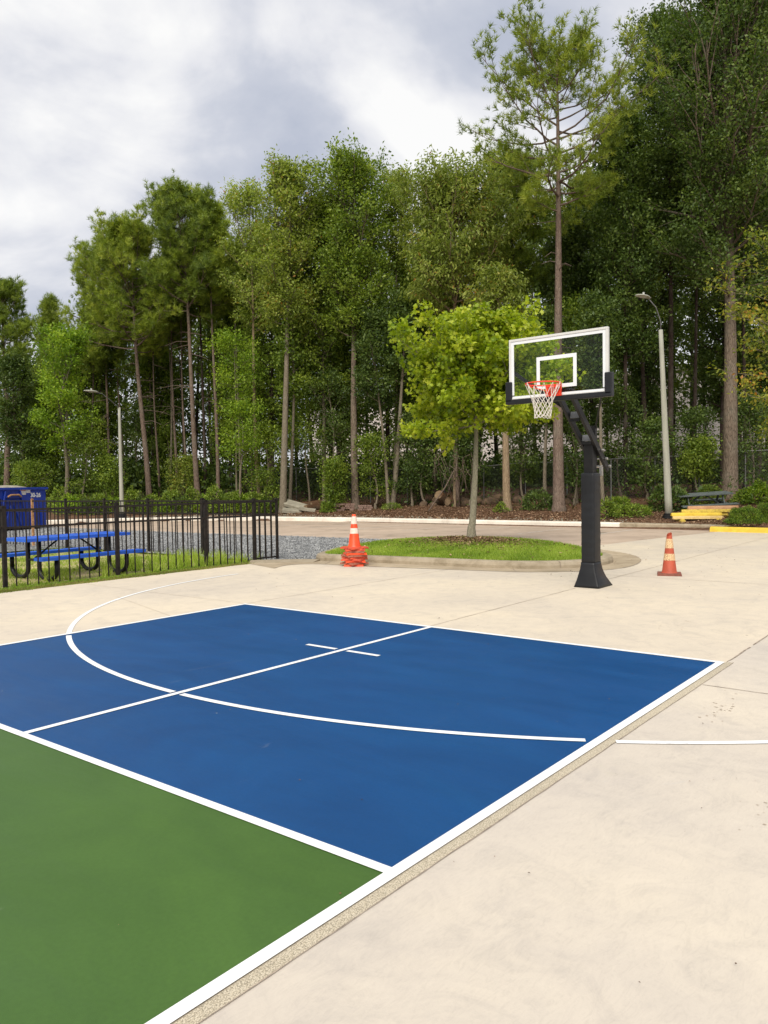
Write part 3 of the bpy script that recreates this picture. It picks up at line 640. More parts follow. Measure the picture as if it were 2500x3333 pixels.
KPROF = [(-0.17, -0.1), (-0.17, 0.125), (-0.13, 0.135), (-0.02, 0.13), (0.03, 0.11), (0.055, 0.06), (0.06, -0.1)]
island = [(9.52, 9.40), (9.60, 8.98), (9.78, 8.2), (9.95, 6.9), (10.05, 5.9), (10.22, 5.05), (10.7, 4.4), (11.4, 4.05), (12.3, 4.15), (13.1, 4.75), (13.9, 5.6), (14.6, 6.8), (14.9, 8.2), (14.75, 9.5), (14.0, 10.4), (12.4, 10.6), (10.9, 10.2), (9.9, 9.75)]
isl = resample(island, True, 2)     # travels clockwise or not: outside must be on the right
ksc = lambda i: 1.0
km = MB(); sweep(km, isl, KPROF, True)
ok_ = km.build('kerb_island', 'kerb_old', smooth=False); struct(ok_)
# lower kerb tail running to the fence corner
tl = MB(); sweep(tl, resample([(8.55, 10.42), (8.9, 10.05), (9.25, 9.65), (9.40, 9.3)], False, 2), [(-0.16, -0.1), (-0.16, 0.03), (0.0, 0.035), (0.3, 0.008), (0.3, -0.1)])
struct(tl.build('kerb_tail', 'kerb_old'))
ap = MB()
front = resample([(7.93, 9.06), (8.55, 9.35), (9.0, 8.95), (9.02, 8.25), (9.3, 6.8), (9.62, 5.35), (9.75, 4.75), (10.34, 3.96), (10.9, 3.62), (11.6, 3.5), (12.72, 3.72), (13.8, 4.3), (14.5, 5.05), (15.3, 6.4), (15.5, 8.5)], False, 2)
back = resample([(8.3, 10.2), (9.3, 9.6), (9.55, 9.0), (9.82, 8.2), (9.99, 6.9), (10.1, 5.9), (10.27, 5.05), (10.75, 4.45), (11.4, 4.12), (12.3, 4.22), (13.1, 4.8), (13.9, 5.65), (14.6, 6.85), (14.9, 8.2), (14.8, 9.0)], False, 2)
n_ = min(len(front), len(back))
ap.add([(p[0], p[1], 0.004) for p in front[:n_]]+[(p[0], p[1], 0.0045) for p in back[:n_]], [(i, i+1, n_+i+1, n_+i) for i in range(n_-1)])
struct(ap.build('gutter_apron', 'apron'))
je = MB()
for a, b in zip(front[:-1], front[1:]): crack(a[0], a[1], b[0], b[1], 0.012, je, z=0.007, dash=0.25)
for a, b in (((10.13, 5.15), (9.72, 4.86)), ((9.52, 9.05), (9.02, 8.75))): crack(a[0], a[1], b[0], b[1], 0.012, je, z=0.0078)
struct(je.build('gutter_joints', 'joint'))
kj = MB()
for i in (22, 38, 55):              # dark joints cut across the island kerb
    p, q = isl[i % len(isl)], isl[(i+1) % len(isl)]; t = unit(q-p); nr = np.array([t[1], -t[0]])
    for (o0, z0), (o1, z1) in zip(KPROF[1:-1], KPROF[2:]):
        a = p+nr*o0; b = p+nr*o1; e = 0.007
        kj.add([(a[0]-t[0]*e+nr[0]*.003, a[1]-t[1]*e+nr[1]*.003, z0+.003), (a[0]+t[0]*e+nr[0]*.003, a[1]+t[1]*e+nr[1]*.003, z0+.003), (b[0]+t[0]*e+nr[0]*.003, b[1]+t[1]*e+nr[1]*.003, z1+.003), (b[0]-t[0]*e+nr[0]*.003, b[1]-t[1]*e+nr[1]*.003, z1+.003)], [(0, 1, 2, 3)])
struct(kj.build('kerb_joints', 'joint'))
# far kerbs
FPROF = [(-0.34, -0.2), (-0.34, 0.175), (-0.02, 0.17), (0.01, 0.14), (0.02, -0.2)]
fk = MB(); sweep(fk, [np.array(p, float) for p in [(-10, 42), (8, 36), (15, 32.6), (18.6, 30.4), (20.7, 28.3), (22.3, 25), (22.7, 22), (22.9, 20), (22.92, 14), (22.95, 8.3)]], FPROF)
struct(fk.build('far_kerb', 'kerb_white', bevel=0.01))
fg = MB(); sweep(fg, [np.array(p, float) for p in [(22.95, 8.3), (22.96, 7.6), (23.0, 6.8), (23.05, 5.6), (23.2, 4.6), (23.4, 2.5)]], FPROF, zf=lambda t: 1-0.12*t)
struct(fg.build('far_kerb_grey', 'kerb_old', bevel=0.01))
yk = MB(); sweep(yk, [np.array(p, float) for p in [(22.35, 5.22), (22.3, 4.9), (22.25, 3.5), (22.2, 0), (22.1, -6), (22.1, -40)]], [(-0.22, -0.1), (-0.21, 0.14), (0.0, 0.15), (0.05, 0.11), (0.08, -0.1)])
struct(yk.build('yellow_kerb', 'yellow', bevel=0.012))
yj = MB(); 
for y in (2.9, 0.2): yj.box((22.2+0.0, y, 0.075), (0.34, 0.012, 0.165))
struct(yj.build('yellow_kerb_joints', 'joint'))

# island lawn mound
def island_z(x, y):
    c = np.array([13.0, 7.9]); e = [np.array(p) for p in isl]
    return 0.115+0.17*math.exp(-(((x-c[0])/1.6)**2+((y-c[1])/1.9)**2))
ip = []
cx, cy = 12.4, 7.6
inner = [(cx+(p[0]-cx)*0.985+0.0, cy+(p[1]-cy)*0.985) for p in isl]
inner = [tuple(np.array(p)-0.10*np.array([0, 0])) for p in inner]
def shrink(path, d):
    out = []; n = len(path)
    for i in range(n):
        t = unit(path[(i+1) % n]-path[i-1]); nr = np.array([t[1], -t[0]]); out.append(path[i]-nr*d)
    return out
edge = shrink(isl, 0.14)
lv = []; lf = []; rings_n = 12; ne = len(edge)
for k in range(rings_n):
    s = 1-k/rings_n
    for p in edge:
        q = (cx+(p[0]-cx)*s, cy+(p[1]-cy)*s); lv.append((q[0], q[1], island_z(*q)))
lv.append((cx, cy, island_z(cx, cy)))
for k in range(rings_n-1):
    for i in range(ne): lf.append((k*ne+i, k*ne+(i+1) % ne, (k+1)*ne+(i+1) % ne, (k+1)*ne+i))
for i in range(ne): lf.append(((rings_n-1)*ne+i, (rings_n-1)*ne+(i+1) % ne, len(lv)-1))
struct(MB().add(lv, lf).build('island_ground', 'lawn', smooth=True))

def inside(P, poly):
    x, y = P[:, 0], P[:, 1]; r = np.zeros(len(P), bool); n = len(poly)
    for i in range(n):
        x0, y0 = poly[i][:2]; x1, y1 = poly[i-1][:2]
        m = ((y0 > y) != (y1 > y)) & (x < (x1-x0)*(y-y0)/((y1-y0) if y1 != y0 else 1e-9)+x0); r ^= m
    return r
BLADE = (np.array([(-0.5, 0, 0), (0.5, 0, 0), (0.0, 1, 0.15)]), np.array([(0, 1, 2)]))
def grass(name, P, h, w, mat, seed, tint0=0.5, lean=0.45):
    rng = np.random.default_rng(seed); n = len(P)
    D = rng.normal(0, lean, (n, 3)); D[:, 2] = 1; Nn = rng.normal(0, 1, (n, 3)); Nn[:, 2] = 0
    s = h*rng.uniform(0.5, 1.3, n)
    cl = 0.5+0.5*np.sin(P[:, 0]*2.1+np.sin(P[:, 1]*1.7)*2)*np.sin(P[:, 1]*2.7)
    V, F, T = scatter(BLADE, P, D, Nn, s, np.clip(tint0-0.26+0.5*cl+rng.normal(0, 0.18, n), 0, 1), w/h)
    o = link(name, np_mesh(name, V, F, T), mat); o['kind'] = 'stuff'; return o
rng0 = np.random.default_rng(21)
Q = rng0.uniform((9.2, 3.8), (15.2, 10.8), (150000, 2)); Q = Q[inside(Q, edge)]
pz_ = np.sin(Q[:, 0]*1.7+.6)*np.sin(Q[:, 1]*2.3)+.5*np.sin(Q[:, 0]*5.1)*np.sin(Q[:, 1]*4.3); Q = Q[pz_ > rng0.uniform(-3.2, -0.2, len(Q))]
dm = np.hypot((Q[:, 0]-13.0)/1.1, (Q[:, 1]-7.85)/1.3); Q = Q[(dm > 0.8) | (rng0.uniform(size=len(Q)) < 0.04+dm*0.35)]
P = np.c_[Q, [island_z(a, b)-0.005 for a, b in Q]]
grass('island_grass', P, 0.06, 0.012, 'grass', 4, 0.60)
# yard grass: patchy with taller tufts
Q = rng0.uniform((1.5, 10.12), (9.1, 21), (150000, 2))
pn = np.sin(Q[:, 0]*1.9+1)*np.sin(Q[:, 1]*1.3+.5)+0.6*np.sin(Q[:, 0]*4.1)*np.sin(Q[:, 1]*3.3)
Q = Q[(pn > rng0.uniform(-0.1, 1.5, len(Q))) | ((Q[:, 1] < 10.95) & (rng0.uniform(size=len(Q)) < .5)) | (rng0.uniform(size=len(Q)) < .08)]
z = -0.045+np.where(Q[:, 1] < 10.3, 0.02, 0.0)
nearcut = Q[:, 1] > 10.62
grass('yard_grass', np.c_[Q, z][nearcut], 0.055, 0.014, 'grass', 5, 0.66)
tc_ = rng0.uniform((3.0, 10.55), (9.0, 13.0), (300, 2)); tc_ = tc_[rng0.uniform(size=300) < np.where(tc_[:, 0] > 6.3, 0.5, 0.08)]
tp_ = np.repeat(tc_, 40, 0)+rng0.normal(0, 0.05, (len(tc_)*40, 2)); tp_ = tp_[tp_[:, 1] > 10.5]
grass('tall_grass_tufts', np.c_[tp_, np.full(len(tp_), -0.045)], 0.24, 0.014, 'grass', 6, 0.75, 0.4)
Q = rng0.uniform((-2, 10.08), (9.0, 10.72), (42000, 2)); Q = Q[Q[:, 1] > 10.13+0.05*np.sin(Q[:, 0]*5)+0.04*np.sin(Q[:, 0]*13)]
grass('verge_grass', np.c_[Q, np.full(len(Q), -0.035)], 0.055, 0.013, 'grass', 7, 0.42, 0.7)
grass('dry_verge_grass', np.c_[Q[::2, 0], 10.12+(Q[::2, 1]-10.12)*0.55, np.full(len(Q[::2]), -0.02)], 0.05, 0.014, 'dry_grass', 8, 0.45, 1.1)
def litter(name, P, s, mat, seed, kind='stuff'):
    rng = np.random.default_rng(seed); n = len(P)
    D = rng.normal(0, 1, (n, 3)); D[:, 2] *= 0.15; Nn = rng.normal(0, 0.3, (n, 3)); Nn[:, 2] += 1
    V, F, T = scatter(OVAL, P, D, Nn, s*rng.uniform(0.5, 1.4, n), rng.uniform(0, 1, n), 0.55)
    o = link(name, np_mesh(name, V, F, T), mat); o['kind'] = kind; return o
Q = rng0.normal((12.85, 7.8), (0.55, 0.75), (5500, 2)); litter('mulch_ring', np.c_[Q, [island_z(a, b)+0.03 for a, b in Q]], 0.055, 'litter', 9)
Q = rng0.uniform((22.6, -3), (31, 34), (60000, 2)); kd = kerb_dist(Q[:, 0], Q[:, 1]); Q = Q[(kd > 0.25) & (kd < 7) & (rng0.uniform(size=len(Q)) < 1.15-kd/9)]
litter('bank_leaf_litter', np.c_[Q, bank(Q[:, 0], Q[:, 1])+0.02], 0.075, 'litter', 10)
Q = np.concatenate([rng0.uniform((-1.5, -5), (21, 9), (260, 2)), rng0.normal((14.5, 2.2), (1.6, 1.2), (90, 2)), rng0.normal((1.5, -1.6), (1.2, .9), (40, 2)), np.c_[rng0.uniform(9.2, 14, 60), rng0.uniform(3.6, 4.3, 60)]]); Q = Q[~inside(Q, [tuple(p) for p in isl])]
litter('leaf_debris', np.c_[Q, np.full(len(Q), 0.010)], np.where(Q[:, 0] < 5, 0.011, 0.022), 'litter', 31)
Q = rng0.uniform((9.5, 4), (15, 10.3), (260, 2)); Q = Q[inside(Q, edge)]; litter('lawn_leaf_debris', np.c_[Q, [island_z(a, b)+0.05 for a, b in Q]], 0.06, 'litter', 32)
# loose stones on the gravel
def stones(name, Q, s0, s1, z, mat, seed):
    rng = np.random.default_rng(seed); n = len(Q)
    T = np.array([(1, 0, 0), (-1, 0, 0), (0, 1, 0), (0, -1, 0), (0, 0, 1), (0, 0, -1)], float); F = np.array([(0, 2, 4), (2, 1, 4), (1, 3, 4), (3, 0, 4), (2, 0, 5), (1, 2, 5), (3, 1, 5), (0, 3, 5)])
    A = unit(rng.normal(size=(n, 3))); B = unit(np.cross(A, rng.normal(size=(n, 3)))); C_ = np.cross(A, B)
    s = rng.uniform(s0, s1, n)[:, None, None]; q = rng.uniform(0.5, 1, (n, 3))
    V = np.c_[Q, np.full(n, z) if np.isscalar(z) else z][:, None, :]+s*(T[None, :, 0:1]*A[:, None]*q[:, None, 0:1]+T[None, :, 1:2]*B[:, None]*q[:, None, 1:2]+T[None, :, 2:3]*C_[:, None]*q[:, None, 2:3])
    Fa = F[None]+(np.arange(n)*6)[:, None, None]
    o = link(name, np_mesh(name, V.reshape(-1, 3), Fa.reshape(-1, 3)), mat); o['kind'] = 'stuff'; return o
GP = [(8.9, 10.2), (9.5, 9.7), (15.0, 10.2), (15.3, 11.4), (15.1, 13.4), (14.85, 17), (14.6, 20), (14.5, 24), (14.5, 30), (8.9, 30)]
Q = rng0.uniform((8.9, 9.7), (15.4, 30), (26000, 2)); Q = Q[inside(Q, GP)]; Q = Q[~inside(Q, [tuple(p) for p in isl])]
stones('gravel_stones', Q, 0.014, 0.034, 0.004, 'stone', 12)
Q = rng0.uniform((19, 8), (24, 33), (5000, 2)); kd = kerb_dist(Q[:, 0], Q[:, 1]); Q = Q[(kd > 0.32) & (kd < 0.9)]
stones('kerb_side_stones', Q, 0.02, 0.055, bank(Q[:, 0], Q[:, 1])+0.01, 'slab', 13)

# ------------------------------------------------------------------ basketball goal
HU, HV = 8.60, 2.99
def hoop():
    g = thing('basketball_goal', 'black padded pole with clear framed backboard, red rim and white net', 'basketball hoop', (8.6, 2.99, 0))
    def L(m): m.v = [(x-8.6, y-2.99, z) for x, y, z in m.v]; return m
    L(MB().box((8.605, 2.99, 1.07), (0.15, 0.14, 2.12)).box((8.605, 2.99, 2.135), (0.158, 0.148, 0.012))).build('pole', 'black_metal', g, bevel=0.008)
    # padding sleeve with soft edges and creases
    rng = np.random.default_rng(2)
    def rr(cx_, cy_, wx, wy, z, r=0.03, jit=0.0):
        pts = []
        for sx, sy, a0 in ((1, 1, 0), (-1, 1, 90), (-1, -1, 180), (1, -1, 270)):
            for k in range(4):
                a = math.radians(a0+k*30); pts.append((cx_+sx*(wx/2-r)+r*math.cos(a)+rng.normal(0, jit), cy_+sy*(wy/2-r)+r*math.sin(a)+rng.normal(0, jit), z))
        return pts
    rings = []
    for i in range(34):
        z = 0.365+i*(1.315/33); b = 0.006*math.sin(i*1.9)
        rings.append(rr(8.605, 2.985, 0.25+b*0.6, 0.212+b*0.5, z, 0.03, 0.0012))
    rings = [rr(8.605, 2.985, 0.22, 0.18, 0.36)]+rings+[rr(8.605, 2.985, 0.235, 0.197, 1.692), rr(8.605, 2.985, 0.16, 0.15, 1.695)]
    L(MB().loft(rings)).build('pole_pad', 'pad', g, smooth=True)
    sm = L(MB().beam((8.728, 2.965, 0.38), (8.728, 2.965, 1.68), 0.02, 0.006, (1, 0, 0))); sm.build('pad_seam', 'black_metal', g)
    rings = []
    for i in range(12):
        t = i/11; z = 0.004+t*0.366; f = (1-t)**1.35
        r_ = rr(8.605+0.03*f, 2.985, 0.26+0.17*f, 0.22+0.18*f, z, 0.03, 0.0015)
        if t < 0.75:                         # rear corner of the skirt kicks out
            k = (0.75-t)/0.75
            r_ = [(x+(0.10*k**2 if (x > 8.66 and y < 2.93) else 0), y, zz) for x, y, zz in r_]
        rings.append(r_)
    L(MB().loft(rings)).build('base_skirt', 'pad', g, smooth=True)
    # two side beams past the pole
    for v in (2.895, 3.09):
        L(MB().beam((7.80, v, 2.77), (9.03, v, 1.745), 0.042, 0.10, (1, 0, 1))).build('arm_beam', 'black_metal', g, bevel=0.004)
    for (u_, z_) in ((8.09, 2.47), (8.49, 2.155)):
        L(MB().box((u_-0.01, 2.9925, z_-0.02), (0.012, 0.153, 0.045))).build('cross_bar', 'black_metal', g)
        L(MB().beam((u_+0.0, 2.9925, z_+0.008), (u_+0.035, 2.9925, z_+0.10), 0.15, 0.008)).build('cross_plate', 'grey_metal', g)
    L(MB().beam((7.60, 3.70, 3.14), (8.0, 3.10, 2.62), 0.03, 0.05)).build('brace', 'black_metal', g)
    L(MB().beam((7.60, 2.32, 3.02), (8.69, 2.94, 2.37), 0.02, 0.045)).build('brace', 'black_metal', g)
    L(MB().box((8.69, 2.965, 2.12), (0.07, 0.07, 0.53)).box((8.69, 2.965, 2.387), (0.078, 0.078, 0.008))).build('actuator_post', 'black_metal', g, bevel=0.004)
    L(MB().box((7.66, 2.99, 2.80), (0.20, 0.30, 0.10)).box((7.575, 2.99, 2.77), (0.02, 0.40, 0.12))).build('mounting_bracket', 'black_metal', g, bevel=0.005)
    for (u_, z_) in ((8.75, 2.03), (8.88, 1.905), (9.0, 1.795)):
        L(MB().tube([(u_, 2.83, z_), (u_, 3.15, z_)], 0.012, 10)).build('bolt', 'steel', g)
        L(MB().tube([(u_, 2.835, z_), (u_, 2.862, z_)], 0.024, 6)).build('bolt_head', 'steel', g)
    L(MB().tube([(8.72, 2.99, 1.79), (9.0, 2.99, 1.79)], 0.018, 10).box((8.72, 2.87, 1.715), (0.05, 0.04, 0.13))).build('crank_mechanism', 'steel', g)
    # backboard
    U = 7.52; y0, y1, z0, z1 = 2.258, 3.729, 2.735, 3.598; zc = (z0+z1)/2
    bb = L(MB().box((U+0.02, (y0+y1)/2, zc), (0.008, y1-y0-0.07, z1-z0-0.06))).build('backboard_glass', 'glass', g)
    fr = MB(); d = 0.055; w = 0.032
    fr.box((U+d/2, (y0+y1)/2, z1-w/2), (d, y1-y0, w)); fr.box((U+d/2, (y0+y1)/2, z0+w/2), (d, y1-y0, w))
    fr.box((U+d/2, y0+w/2, zc), (d, w, z1-z0-2*w)); fr.box((U+d/2, y1-w/2, zc), (d, w, z1-z0-2*w))
    L(fr).build('backboard_frame', 'board_cream', g, bevel=0.004)
    bd = MB(); w2 = 0.042; a0, a1, b0, b1 = y0+w, y1-w, z0+w, z1-w; ux = U+0.012
    bd.box((ux, (a0+a1)/2, b1-w2/2), (0.004, a1-a0, w2)); bd.box((ux, (a0+a1)/2, b0+w2/2-0.01), (0.004, a1-a0, w2-0.012))
    bd.box((ux, a0+w2/2, (b0+b1)/2), (0.004, w2, b1-b0-2*w2)); bd.box((ux, a1-w2/2, (b0+b1)/2), (0.004, w2, b1-b0-2*w2))
    L(bd).build('border_line', 'board_white', g)
    sq = MB(); s0, s1, q0, q1, w3 = 2.703, 3.30, 2.862, 3.306, 0.05
    sq.box((ux, (s0+s1)/2, q1-w3/2), (0.004, s1-s0, w3)); sq.box((ux, (s0+s1)/2, q0+w3/2), (0.004, s1-s0, w3))
    sq.box((ux, s0+w3/2, (q0+q1)/2), (0.004, w3, q1-q0-2*w3)); sq.box((ux, s1-w3/2, (q0+q1)/2), (0.004, w3, q1-q0-2*w3))
    L(sq).build('target_square', 'board_white', g)
    pd = MB(); pt = 0.055; pu = U+0.03; pw = 0.095
    pd.box((pu, (y0+y1)/2, z0-0.018), (pw, y1-y0+2*pt, 0.07))
    pd.box((pu, y0-pt/2+0.022, 2.858), (pw, pt+0.045, 0.286)); pd.box((pu, y1+pt/2-0.022, 2.858), (pw, pt+0.045, 0.286))
    L(pd).build('board_pad', 'pad', g, bevel=0.012)
    # rim
    rc = (7.135, 3.0, 2.882); rr_ = 0.232
    ring = [(rc[0]+rr_*math.cos(2*PI*k/48), rc[1]+rr_*math.sin(2*PI*k/48), rc[2]) for k in range(48)]
    L(MB().tube(ring, 0.0095, 10, close=True)).build('rim', 'rim', g, smooth=True)
    mt = MB().box((7.506, 3.03, 2.828), (0.02, 0.235, 0.165))
    mt.box((7.455, 3.0, 2.862), (0.10, 0.15, 0.022))
    for s in (-1, 1):
        mt.tube([(7.50, 3.0+s*0.085, 2.80), (7.40, 3.0+s*0.12, 2.825), (7.25, 3.0+s*0.205, 2.855), (7.135, 3.0+s*0.232, 2.872)], 0.008, 8)
    mt.beam((7.5, 3.0, 2.80), (7.36, 3.0, 2.862), 0.12, 0.012)
    L(mt).build('rim_bracket', 'rim', g, bevel=0.003)
    net = MB(); n = 12; lev = [(0.232, 0.0), (0.17, 0.145), (0.137, 0.215), (0.124, 0.275), (0.115, 0.33), (0.110, 0.385), (0.108, 0.43)]
    rn = random.Random(3)
    def nd(k, i):
        r, dz = lev[k]; a = 2*PI*(i+0.5*(k % 2))/n; w_ = 1+0.05*math.sin(3*a+k)
        return Vector((rc[0]+r*w_*math.cos(a)-0.012*k*0.3, rc[1]+r*w_*math.sin(a), rc[2]-0.008-dz+0.012*math.sin(a*2+k)*(k > 4)))
    for k in range(len(lev)-1):
        for i in range(n):
            for s in ((0, 1) if k % 2 else (0, -1)):
                a, b = nd(k, i), nd(k+1, i+s); mid = (a+b)/2+Vector((rn.uniform(-1, 1), rn.uniform(-1, 1), 0))*0.003
                net.tube([a, mid, b], [0.0042]*3 if k else [0.0038]*3, 6)
    for i in range(n):                       # doubled bottom loops
        a, b = nd(6, i), nd(6, i+1); net.tube([a, (a+b)/2-Vector((0, 0, 0.018)), b], 0.0048, 6)
        q = nd(0, i); net.tube([q+Vector((0, 0, 0.016)), q+Vector((0, 0, -0.02))], 0.005, 6)
    L(net).build('net', 'net', g)
    return g
hoop()

# ------------------------------------------------------------------ traffic cones
def cone_body(mb, r0, r1, z0, z1, n=28, tear=0):
    prof = [(r0, z0), (r0*0.6+r1*0.4, z0+(z1-z0)*0.4), (r1, z1)]
    mb.lathe(prof, n)
def cone(label, loc, rz, mats, group=None, H=0.70, base=0.35, warp=0.0, old=False, seed=0, hidden=False):
    c = thing('traffic_cone', label, 'traffic cone', loc, rz, group); rc = random.Random(seed)
    bt = 0.034; b = base/2; m = MB(); n = 5; vs = []; fs = []
    pts = []
    for s in range(4):
        for k in range(6):
            t = k/6*2-1; q = [(t, -1), (1, t), (-t, 1), (-1, -t)][s]; pts.append((q[0]*b, q[1]*b))
    dr = [warp*(-1 if abs(abs(x)-b)+abs(abs(y)-b) < 0.02 else rc.uniform(-.3, .6)) for x, y in pts]
    k = len(pts); lowr = [(x, y, max(0, 0.0+(d if warp else 0)) if not warp else d*0.8) for (x, y), d in zip(pts, dr)]
    hi = [(x*0.97, y*0.97, bt+d*0.8) for (x, y), d in zip(pts, dr)]
    ri = 0.118; inn = [(ri*math.cos(math.atan2(y, x)), ri*math.sin(math.atan2(y, x)), bt+0.002) for x, y in pts]; inl = [(p[0], p[1], 0.0) for p in inn]
    m.add(lowr+hi+inn+inl, [f for i in range(k) for f in ((i, (i+1) % k, k+(i+1) % k, k+i), (k+i, k+(i+1) % k, 2*k+(i+1) % k, 2*k+i), (2*k+i, 2*k+(i+1) % k, 3*k+(i+1) % k, 3*k+i), (3*k+i, 3*k+(i+1) % k, (i+1) % k, i))])
    m.build('base', mats[1], c)
    r_at = lambda z: 0.118+(0.036-0.118)*(z-bt)/(H-bt)
    body = MB(); zt = H
    if hidden: body.lathe([(0.112, bt), (0.05, H*0.75)], 16)
    elif old:
        body.lathe([(r_at(bt)+0.012, bt), (r_at(bt+0.02), bt+0.03), (r_at(0.4), 0.4), (r_at(0.64), 0.64)], 28)
        top = [(r_at(0.64)*math.cos(2*PI*i/28), r_at(0.64)*math.sin(2*PI*i/28), 0.64) for i in range(28)]
        rim_ = [(0.040*math.cos(2*PI*i/28)-0.004, 0.040*math.sin(2*PI*i/28), 0.675+0.028*math.sin(2*PI*i/28+2.2)+0.006*math.sin(i*2.3)) for i in range(28)]
        body.add(top+rim_, [(i, (i+1) % 28, 28+(i+1) % 28, 28+i) for i in range(28)])
    else: body.lathe([(r_at(bt)+0.012, bt), (r_at(bt+.02), bt+0.03), (r_at(0.4), 0.4), (r_at(H-0.006), H-0.006), (r_at(H)-0.006, H), (r_at(H)-0.014, H-0.01), (0.015, 0.55)], 28)
    body.build('body', mats[0], c, smooth=True)
    if not hidden:
        for a, z_ in ((0.245, 0.355), (0.445, 0.60)) if old else ((0.345, 0.445), (0.525, 0.64)):
            if not old: a, z_ = (0.29, 0.395) if a < 0.4 else (0.475, 0.62)
            MB().lathe([(r_at(a)+0.0025, a), (r_at(z_)+0.0025, z_)], 28).build('reflective_collar', mats[2], c, smooth=True)
    return c
sx, sy = 9.12, 8.07
nst = 10; rs = random.Random(4)
ordn = ['bottom', 'second from the bottom', 'third from the bottom', 'fourth from the bottom', 'fifth from the bottom', 'fifth from the top', 'fourth from the top', 'third from the top', 'second from the top']
looks = ['cone_new', 'cone_dirty', 'cone_new', 'cone_edge', 'cone_edge', 'cone_dirty', 'cone_new', 'cone_dirty', 'cone_edge', 'cone_edge']
words = {'cone_new': 'bright orange', 'cone_dirty': 'dusty brown-orange', 'cone_edge': 'scuffed red-orange'}
for i in range(nst):
    topc = i == nst-1
    lab = 'topmost orange traffic cone with two pale collars on the stack by the kerb' if topc else '%s base edge of nested traffic cone, %s in the stack' % (words[looks[i]], ordn[i])
    cone(lab, (sx+rs.uniform(-.008, .008), sy+rs.uniform(-.008, .008), 0.002+i*0.0372), rs.uniform(0, 1.5), ('cone_new', looks[i], 'collar'), 'stacked traffic cones', warp=0.011 if i else 0.0, seed=i, hidden=not topc, base=rs.uniform(.37, .41), H=0.66 if topc else 0.70)
cone('worn faded red traffic cone with cracked collars and torn tip, standing alone', (10.66, 2.52, 0.002), math.radians(20), ('cone_old', 'cone_foot', 'collar_old'), None, H=0.70, base=0.38, old=True)

# ------------------------------------------------------------------ black metal fence
def fence():
    f = thing('metal_fence', 'low black metal picket fence around the grassy picnic yard', 'fence', (9.36, 10.46, 0))
    O = (9.36, 10.46)
    def L(m): m.v = [(x-O[0], y-O[1], z) for x, y, z in m.v]; return m
    rp = random.Random(8)
    A = [(-2.4, 10.86), (-0.38, 10.84), (1.62, 10.81), (3.63, 10.77), (5.65, 10.72), (7.57, 10.62), (8.72, 10.47)]
    B = [(9.36, 10.46), (9.18, 12.72), (9.02, 14.6), (8.90, 16.3), (8.78, 17.95), (8.72, 19.6), (8.62, 21.3), (8.5, 23.0), (8.4, 24.8), (8.3, 26.6)]
    HT = 1.26
    def post(p, mat='fence_metal', w=0.06, h=HT+0.03):
        q = L(MB().box((p[0], p[1], h/2-0.06), (w, w, h+0.12))).build('post', mat, f)
        L(MB().box((p[0], p[1], h+0.008), (w+0.016, w+0.016, 0.016)).box((p[0], p[1], h+0.022), (w*0.7, w*0.7, 0.014))).build('post_cap', mat, q, loc=None)
        return q
    def run(P, skipfirst=False, npk=10, rust=None, zb=-0.07):
        for k, (a, b) in enumerate(zip(P[:-1], P[1:])):
            Lg = math.hypot(b[0]-a[0], b[1]-a[1]); n = max(3, int(round(Lg/0.178)))
            rl = MB()
            for z in (HT-0.015, 0.955): rl.beam((a[0], a[1], z+rp.uniform(-.006, .006)), (b[0], b[1], z+rp.uniform(-.006, .006)), 0.028, 0.036)
            L(rl).build('rail', 'fence_metal', f)
            for i in range(1, n):
                t = i/n; x, y = a[0]+(b[0]-a[0])*t, a[1]+(b[1]-a[1])*t; tx, ty = rp.gauss(0, .006), rp.gauss(0, .004)
                pk = MB().beam((x, y, zb), (x+tx, y+ty, HT-0.01), 0.017, 0.017, (0, 1, 0))
                L(pk).build('picket', 'rust' if (rust and rp.random() < rust) else 'fence_metal', f)
    run(A); run([A[-1], B[0]]); run(B, rust=0.03)
    for p in A: post(p)
    post(B[0], w=0.045, h=HT+0.01)
    for i, p in enumerate(B[1:]): post(p, 'rust' if i == 4 else 'fence_metal', w=0.08 if i == 0 else 0.055)
    br = L(MB().beam((8.75, 10.5, 0.05), (9.34, 10.49, 0.05), 0.025, 0.03)); br.build('rail', 'fence_metal', f)
    L(MB().box((9.36, 10.44, HT+0.02), (0.05, 0.05, 0.05)).tube([(9.27, 10.44, HT+0.03), (9.36, 10.44, HT+0.045), (9.40, 10.46, HT)], 0.012, 8)).build('latch', 'fence_metal', f)
fence()

